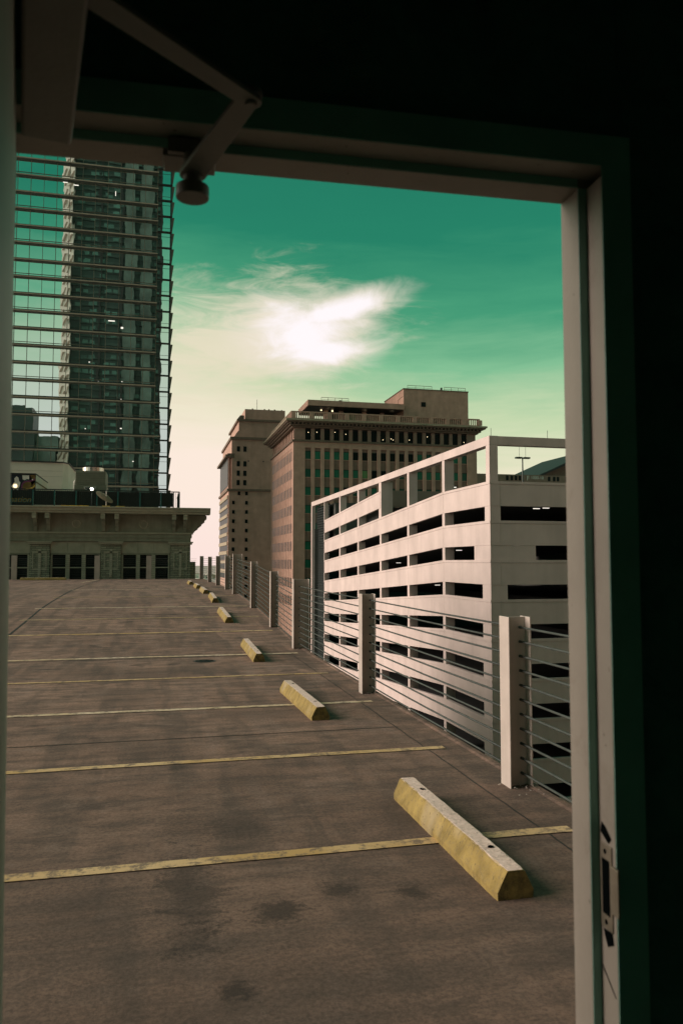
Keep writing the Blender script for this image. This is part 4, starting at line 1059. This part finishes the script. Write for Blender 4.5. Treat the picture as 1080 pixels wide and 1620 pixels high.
# ------------------------------------------------------------------ the doorway the viewer stands in
A = R(-2.44)
FZ = .23                                           # floor level inside
enc = thing('stair_enclosure', 'dark stairwell room with a doorway opening on the parking deck', 'stairwell', (0, 0, 0), A)
def L(mb, name, m_, parent=enc, bevel=0):          # coordinates given in the doorway's own frame
    return mb.build(name, m_, parent, bevel=bevel, local=True)
def Lc(mb, name, m_, parent, root, bevel=0): return mb.build(name, m_, parent, bevel=bevel, local=True)
XL, XR, YO, YI, HZ = -.268, .634, 1.24, 1.135, 1.73 + .628
WI = 1.14                                          # inner wall face
# walls (around the frame)
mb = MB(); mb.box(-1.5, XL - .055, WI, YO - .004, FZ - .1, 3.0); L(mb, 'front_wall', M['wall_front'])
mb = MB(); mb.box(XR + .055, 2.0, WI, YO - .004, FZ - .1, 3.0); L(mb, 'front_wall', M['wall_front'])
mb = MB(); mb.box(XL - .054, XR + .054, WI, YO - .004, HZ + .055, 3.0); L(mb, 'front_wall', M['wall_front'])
mb = MB(); mb.box(-1.62, -1.501, -2.0, YO - .004, FZ - .1, 3.0); L(mb, 'side_wall', M['wall_in'])
mb = MB(); mb.box(2.001, 2.12, -2.0, YO - .004, FZ - .1, 3.0); L(mb, 'side_wall', M['wall_in'])
mb = MB(); mb.box(-1.62, 2.12, -2.12, -2.001, FZ - .1, 3.0); L(mb, 'rear_wall', M['wall_in'])
mb = MB(); mb.box(-1.7, 2.2, -2.2, YO + .1, 3.001, 3.25); L(mb, 'roof', M['stucco'])
mb = MB(); mb.box(-1.5, 2.0, -2.0, YO, .01, FZ); L(mb, 'floor', M['floor_in'])
mb = MB(); mb.box(XL, XR, YO + .001, YO + .28, .008, FZ - .01); L(mb, 'door_step', M['slab'])
# outer leaf of the wall
for (a, b_, z0, z1) in ((-2.4, XL - .06, .005, 3.0), (XR + .06, 2.4, .005, 3.0), (XL - .059, XR + .059, HZ + .06, 3.0)):
    mb = MB(); mb.box(a, b_, YO - .003, YO + .02, z0, z1); L(mb, 'outer_wall', M['stucco'])
# frame: stop, rabbet, inner face on right jamb, head and left jamb
df = thing('door_frame', 'beige painted steel door frame around the opening onto the deck', 'door frame', (0, 0, 0), A)
S0, S1, RB = YO - .020, YO - .060, YO - .1085          # outer edge, stop face, inner face
def jamb(sx, xi):
    s_ = 1 if sx > 0 else -1
    prof = [(xi, S0 + .02), (xi, S1), (xi + s_ * .016, S1), (xi + s_ * .016, RB), (xi + s_ * .068, RB), (xi + s_ * .068, RB + .012), (xi + s_ * .050, RB + .012), (xi + s_ * .050, S0 + .02)]
    if s_ < 0: prof = prof[::-1]
    mb = MB(); mb.prism(prof, FZ, HZ + (.068 if False else .0), lambda p, q, t_: (p, q, t_)); return mb
jr = L(jamb(1, XR), 'jamb', M['frame'], df, .0015); jl = L(jamb(-1, XL), 'jamb', M['frame'], df, .0015)
prof = [(S0 + .02, HZ), (S1, HZ), (S1, HZ + .016), (RB, HZ + .016), (RB, HZ + .068), (RB + .012, HZ + .068), (RB + .012, HZ + .050), (S0 + .02, HZ + .050)]
mb = MB(); mb.prism(prof, XL - .068, XR + .068, lambda p, q, t_: (t_, p, q)); L(mb, 'head', M['frame'], df, .0015)
for nm, m_, bx_ in (('shade_face', 'shade_face', (XR + .017, XR + .068, RB - .0012, RB - .0001, FZ, HZ + .068)), ('shade_face', 'shade_face', (XL - .068, XL - .017, RB - .0012, RB - .0001, FZ, HZ + .068)),
        ('shade_face', 'shade_face', (XL - .0165, XR + .0165, RB - .0012, RB - .0001, HZ + .017, HZ + .068)), ('stop_face_shade', 'shade_face', (XR + .0008, XR + .0155, S1 - .001, S1 - .0001, FZ, HZ)),
        ('stop_face_shade', 'shade_face', (XL, XR, S1 - .001, S1 - .0001, HZ + .0008, HZ + .0155))):
    L(MB().box(*bx_), nm, M[m_], df)  # thin overlays painting the green shade onto the inward frame faces
# strike plate with its hole in the right-hand rabbet
sp_ = MB().box(XR + .0135, XR + .0159, S1 - .040, S1 - .006, 1.155, 1.285); sp_ = L(sp_, 'strike_plate', M['brass'], df, .001)
L(MB().box(XR + .0125, XR + .0134, S1 - .034, S1 - .013, 1.178, 1.262), 'strike_hole', M['hole'], sp_)
L(MB().box(XR + .0120, XR + .0160, RB - .012, RB + .010, 1.186, 1.258), 'strike_lip', M['brass'], sp_, .001)
for z0_, pts_ in ((1.300, [(-.006, 0), (-.030, -.012), (-.038, -.003), (-.020, .012), (-.010, .016)]), (1.148, [(-.010, .004), (-.036, .006), (-.040, -.010), (-.022, -.020), (-.014, -.006)]), (1.090, [(-.004, .004), (-.040, -.026), (-.043, -.030), (-.006, 0)])):
    mb = MB(); mb.prism([(S1 + a_, z0_ + b2) for a_, b2 in pts_], XR + .0148, XR + .0159, lambda p, q, t_: (t_, p, q)); L(mb, 'paint_chip', M['hole'], df)
for z in (1.166, 1.274): L(MB().tube([(XR + .0128, S1 - .022, z), (XR + .0136, S1 - .022, z)], .004, 10), 'screw', M['hole'], sp_)

# door leaf, opened inward on the left
hx, hy = -.2503, YI + .012
dirv = Vector((math.sin(R(11.33)), -math.cos(R(11.33))))       # from hinge towards the viewer
nrm = Vector((-dirv.y, dirv.x)); nrm = nrm if nrm.x > 0 else -nrm  # outer face, facing right
ang = math.atan2(dirv.y, dirv.x)
dl = thing('door_leaf', 'open door leaf seen almost edge on at the left of the view', 'door', (0, 0, 0), A)
def leaf(s0, s1, n0, n1, z0, z1):
    h = Vector((hx, hy)); p = [h + dirv * s0 + nrm * n0, h + dirv * s1 + nrm * n0, h + dirv * s1 + nrm * n1, h + dirv * s0 + nrm * n1]
    mb = MB(); mb.prism([tuple(q) for q in p], z0, z1, lambda a, b_, t_: (a, b_, t_)); return mb
L(leaf(.003, .885, -.044, 0, FZ + .012, HZ + .010), 'panel', M['leaf'], dl, .001)
dl.rotation_euler = (0, R(-.6), A); dl.location = (.0105 * 2.34, 0, 0)      # the old door hangs slightly out of plumb
for z in (.5, 1.35, 2.12): L(leaf(-.010, .002, -.046, -.030, z, z + .115), 'hinge', M['brass'], dl)
# closer
cz0 = 1.73 + .555
cl = thing('door_closer', 'bulky dark door closer box with folding arm above the doorway', 'door closer', (0, 0, 0), A)
L(leaf(.100, .400, .008, .070, cz0, cz0 + .058), 'housing', M['closer'], cl, .004)
def toloc(x, y):      # world -> doorway frame
    v_ = Matrix.Rotation(-A, 3, 'Z') @ Vector((x, y, 0)); return (v_.x, v_.y)
E_ = toloc(.110, .951); CP = toloc(.048, 1.176); A0 = toloc(-.070 - .085, .825 - .085)
def bar(p0, p1, w0_, w1_, z0, z1):
    a = Vector(p0); b_ = Vector(p1); n_ = (b_ - a).normalized(); n_ = Vector((-n_.y, n_.x)); pts = []
    for k in range(9): 
        t_ = -PI / 2 + PI * k / 8; q = b_ + ((b_ - a).normalized() * math.cos(t_) + n_ * math.sin(t_)) * w1_ / 2; pts.append(tuple(q))
    for k in range(9):
        t_ = PI / 2 + PI * k / 8; q = a + ((b_ - a).normalized() * math.cos(t_) + n_ * math.sin(t_)) * w0_ / 2; pts.append(tuple(q))
    mb = MB(); mb.prism(pts, z0, z1, lambda p, q, t_: (p, q, t_)); return mb
za = 1.73 + .586
L(bar(A0, E_, .034, .027, za - .0085, za - .0015), 'main_arm', M['closer'], cl, .001)
L(bar(E_, CP, .029, .040, za, za + .007), 'fore_arm', M['closer'], cl, .001)
L(MB().tube([(*E_, za - .013), (*E_, za + .010)], .0075, 14), 'elbow_pin', M['closer'], cl)
L(MB().tube([(*CP, 1.73 + .551), (*CP, 1.73 + .570)], .0250, 28), 'pivot_cap', M['closer'], cl, .002)
L(MB().tube([(*CP, 1.73 + .5705), (*CP, 1.73 + .620)], .014, 20), 'pivot_stem', M['closer'], cl)
SH = toloc(.034, 1.205)
L(MB().box(SH[0] - .030, SH[0] + .050, RB + .05, S1 + .055, HZ - .010, HZ - .001), 'bracket', M['closer'], cl, .002)
L(MB().box(SH[0] - .022, SH[0] + .030, S1 - .012, S1 - .001, HZ - .010, HZ + .012), 'bracket_lip', M['closer'], cl, .001)

for o in bpy.data.objects:
    if o.type == 'MESH' and o.name.startswith('cable'):
        for p in o.data.polygons: p.use_smooth = True
sc.render.engine = 'CYCLES'
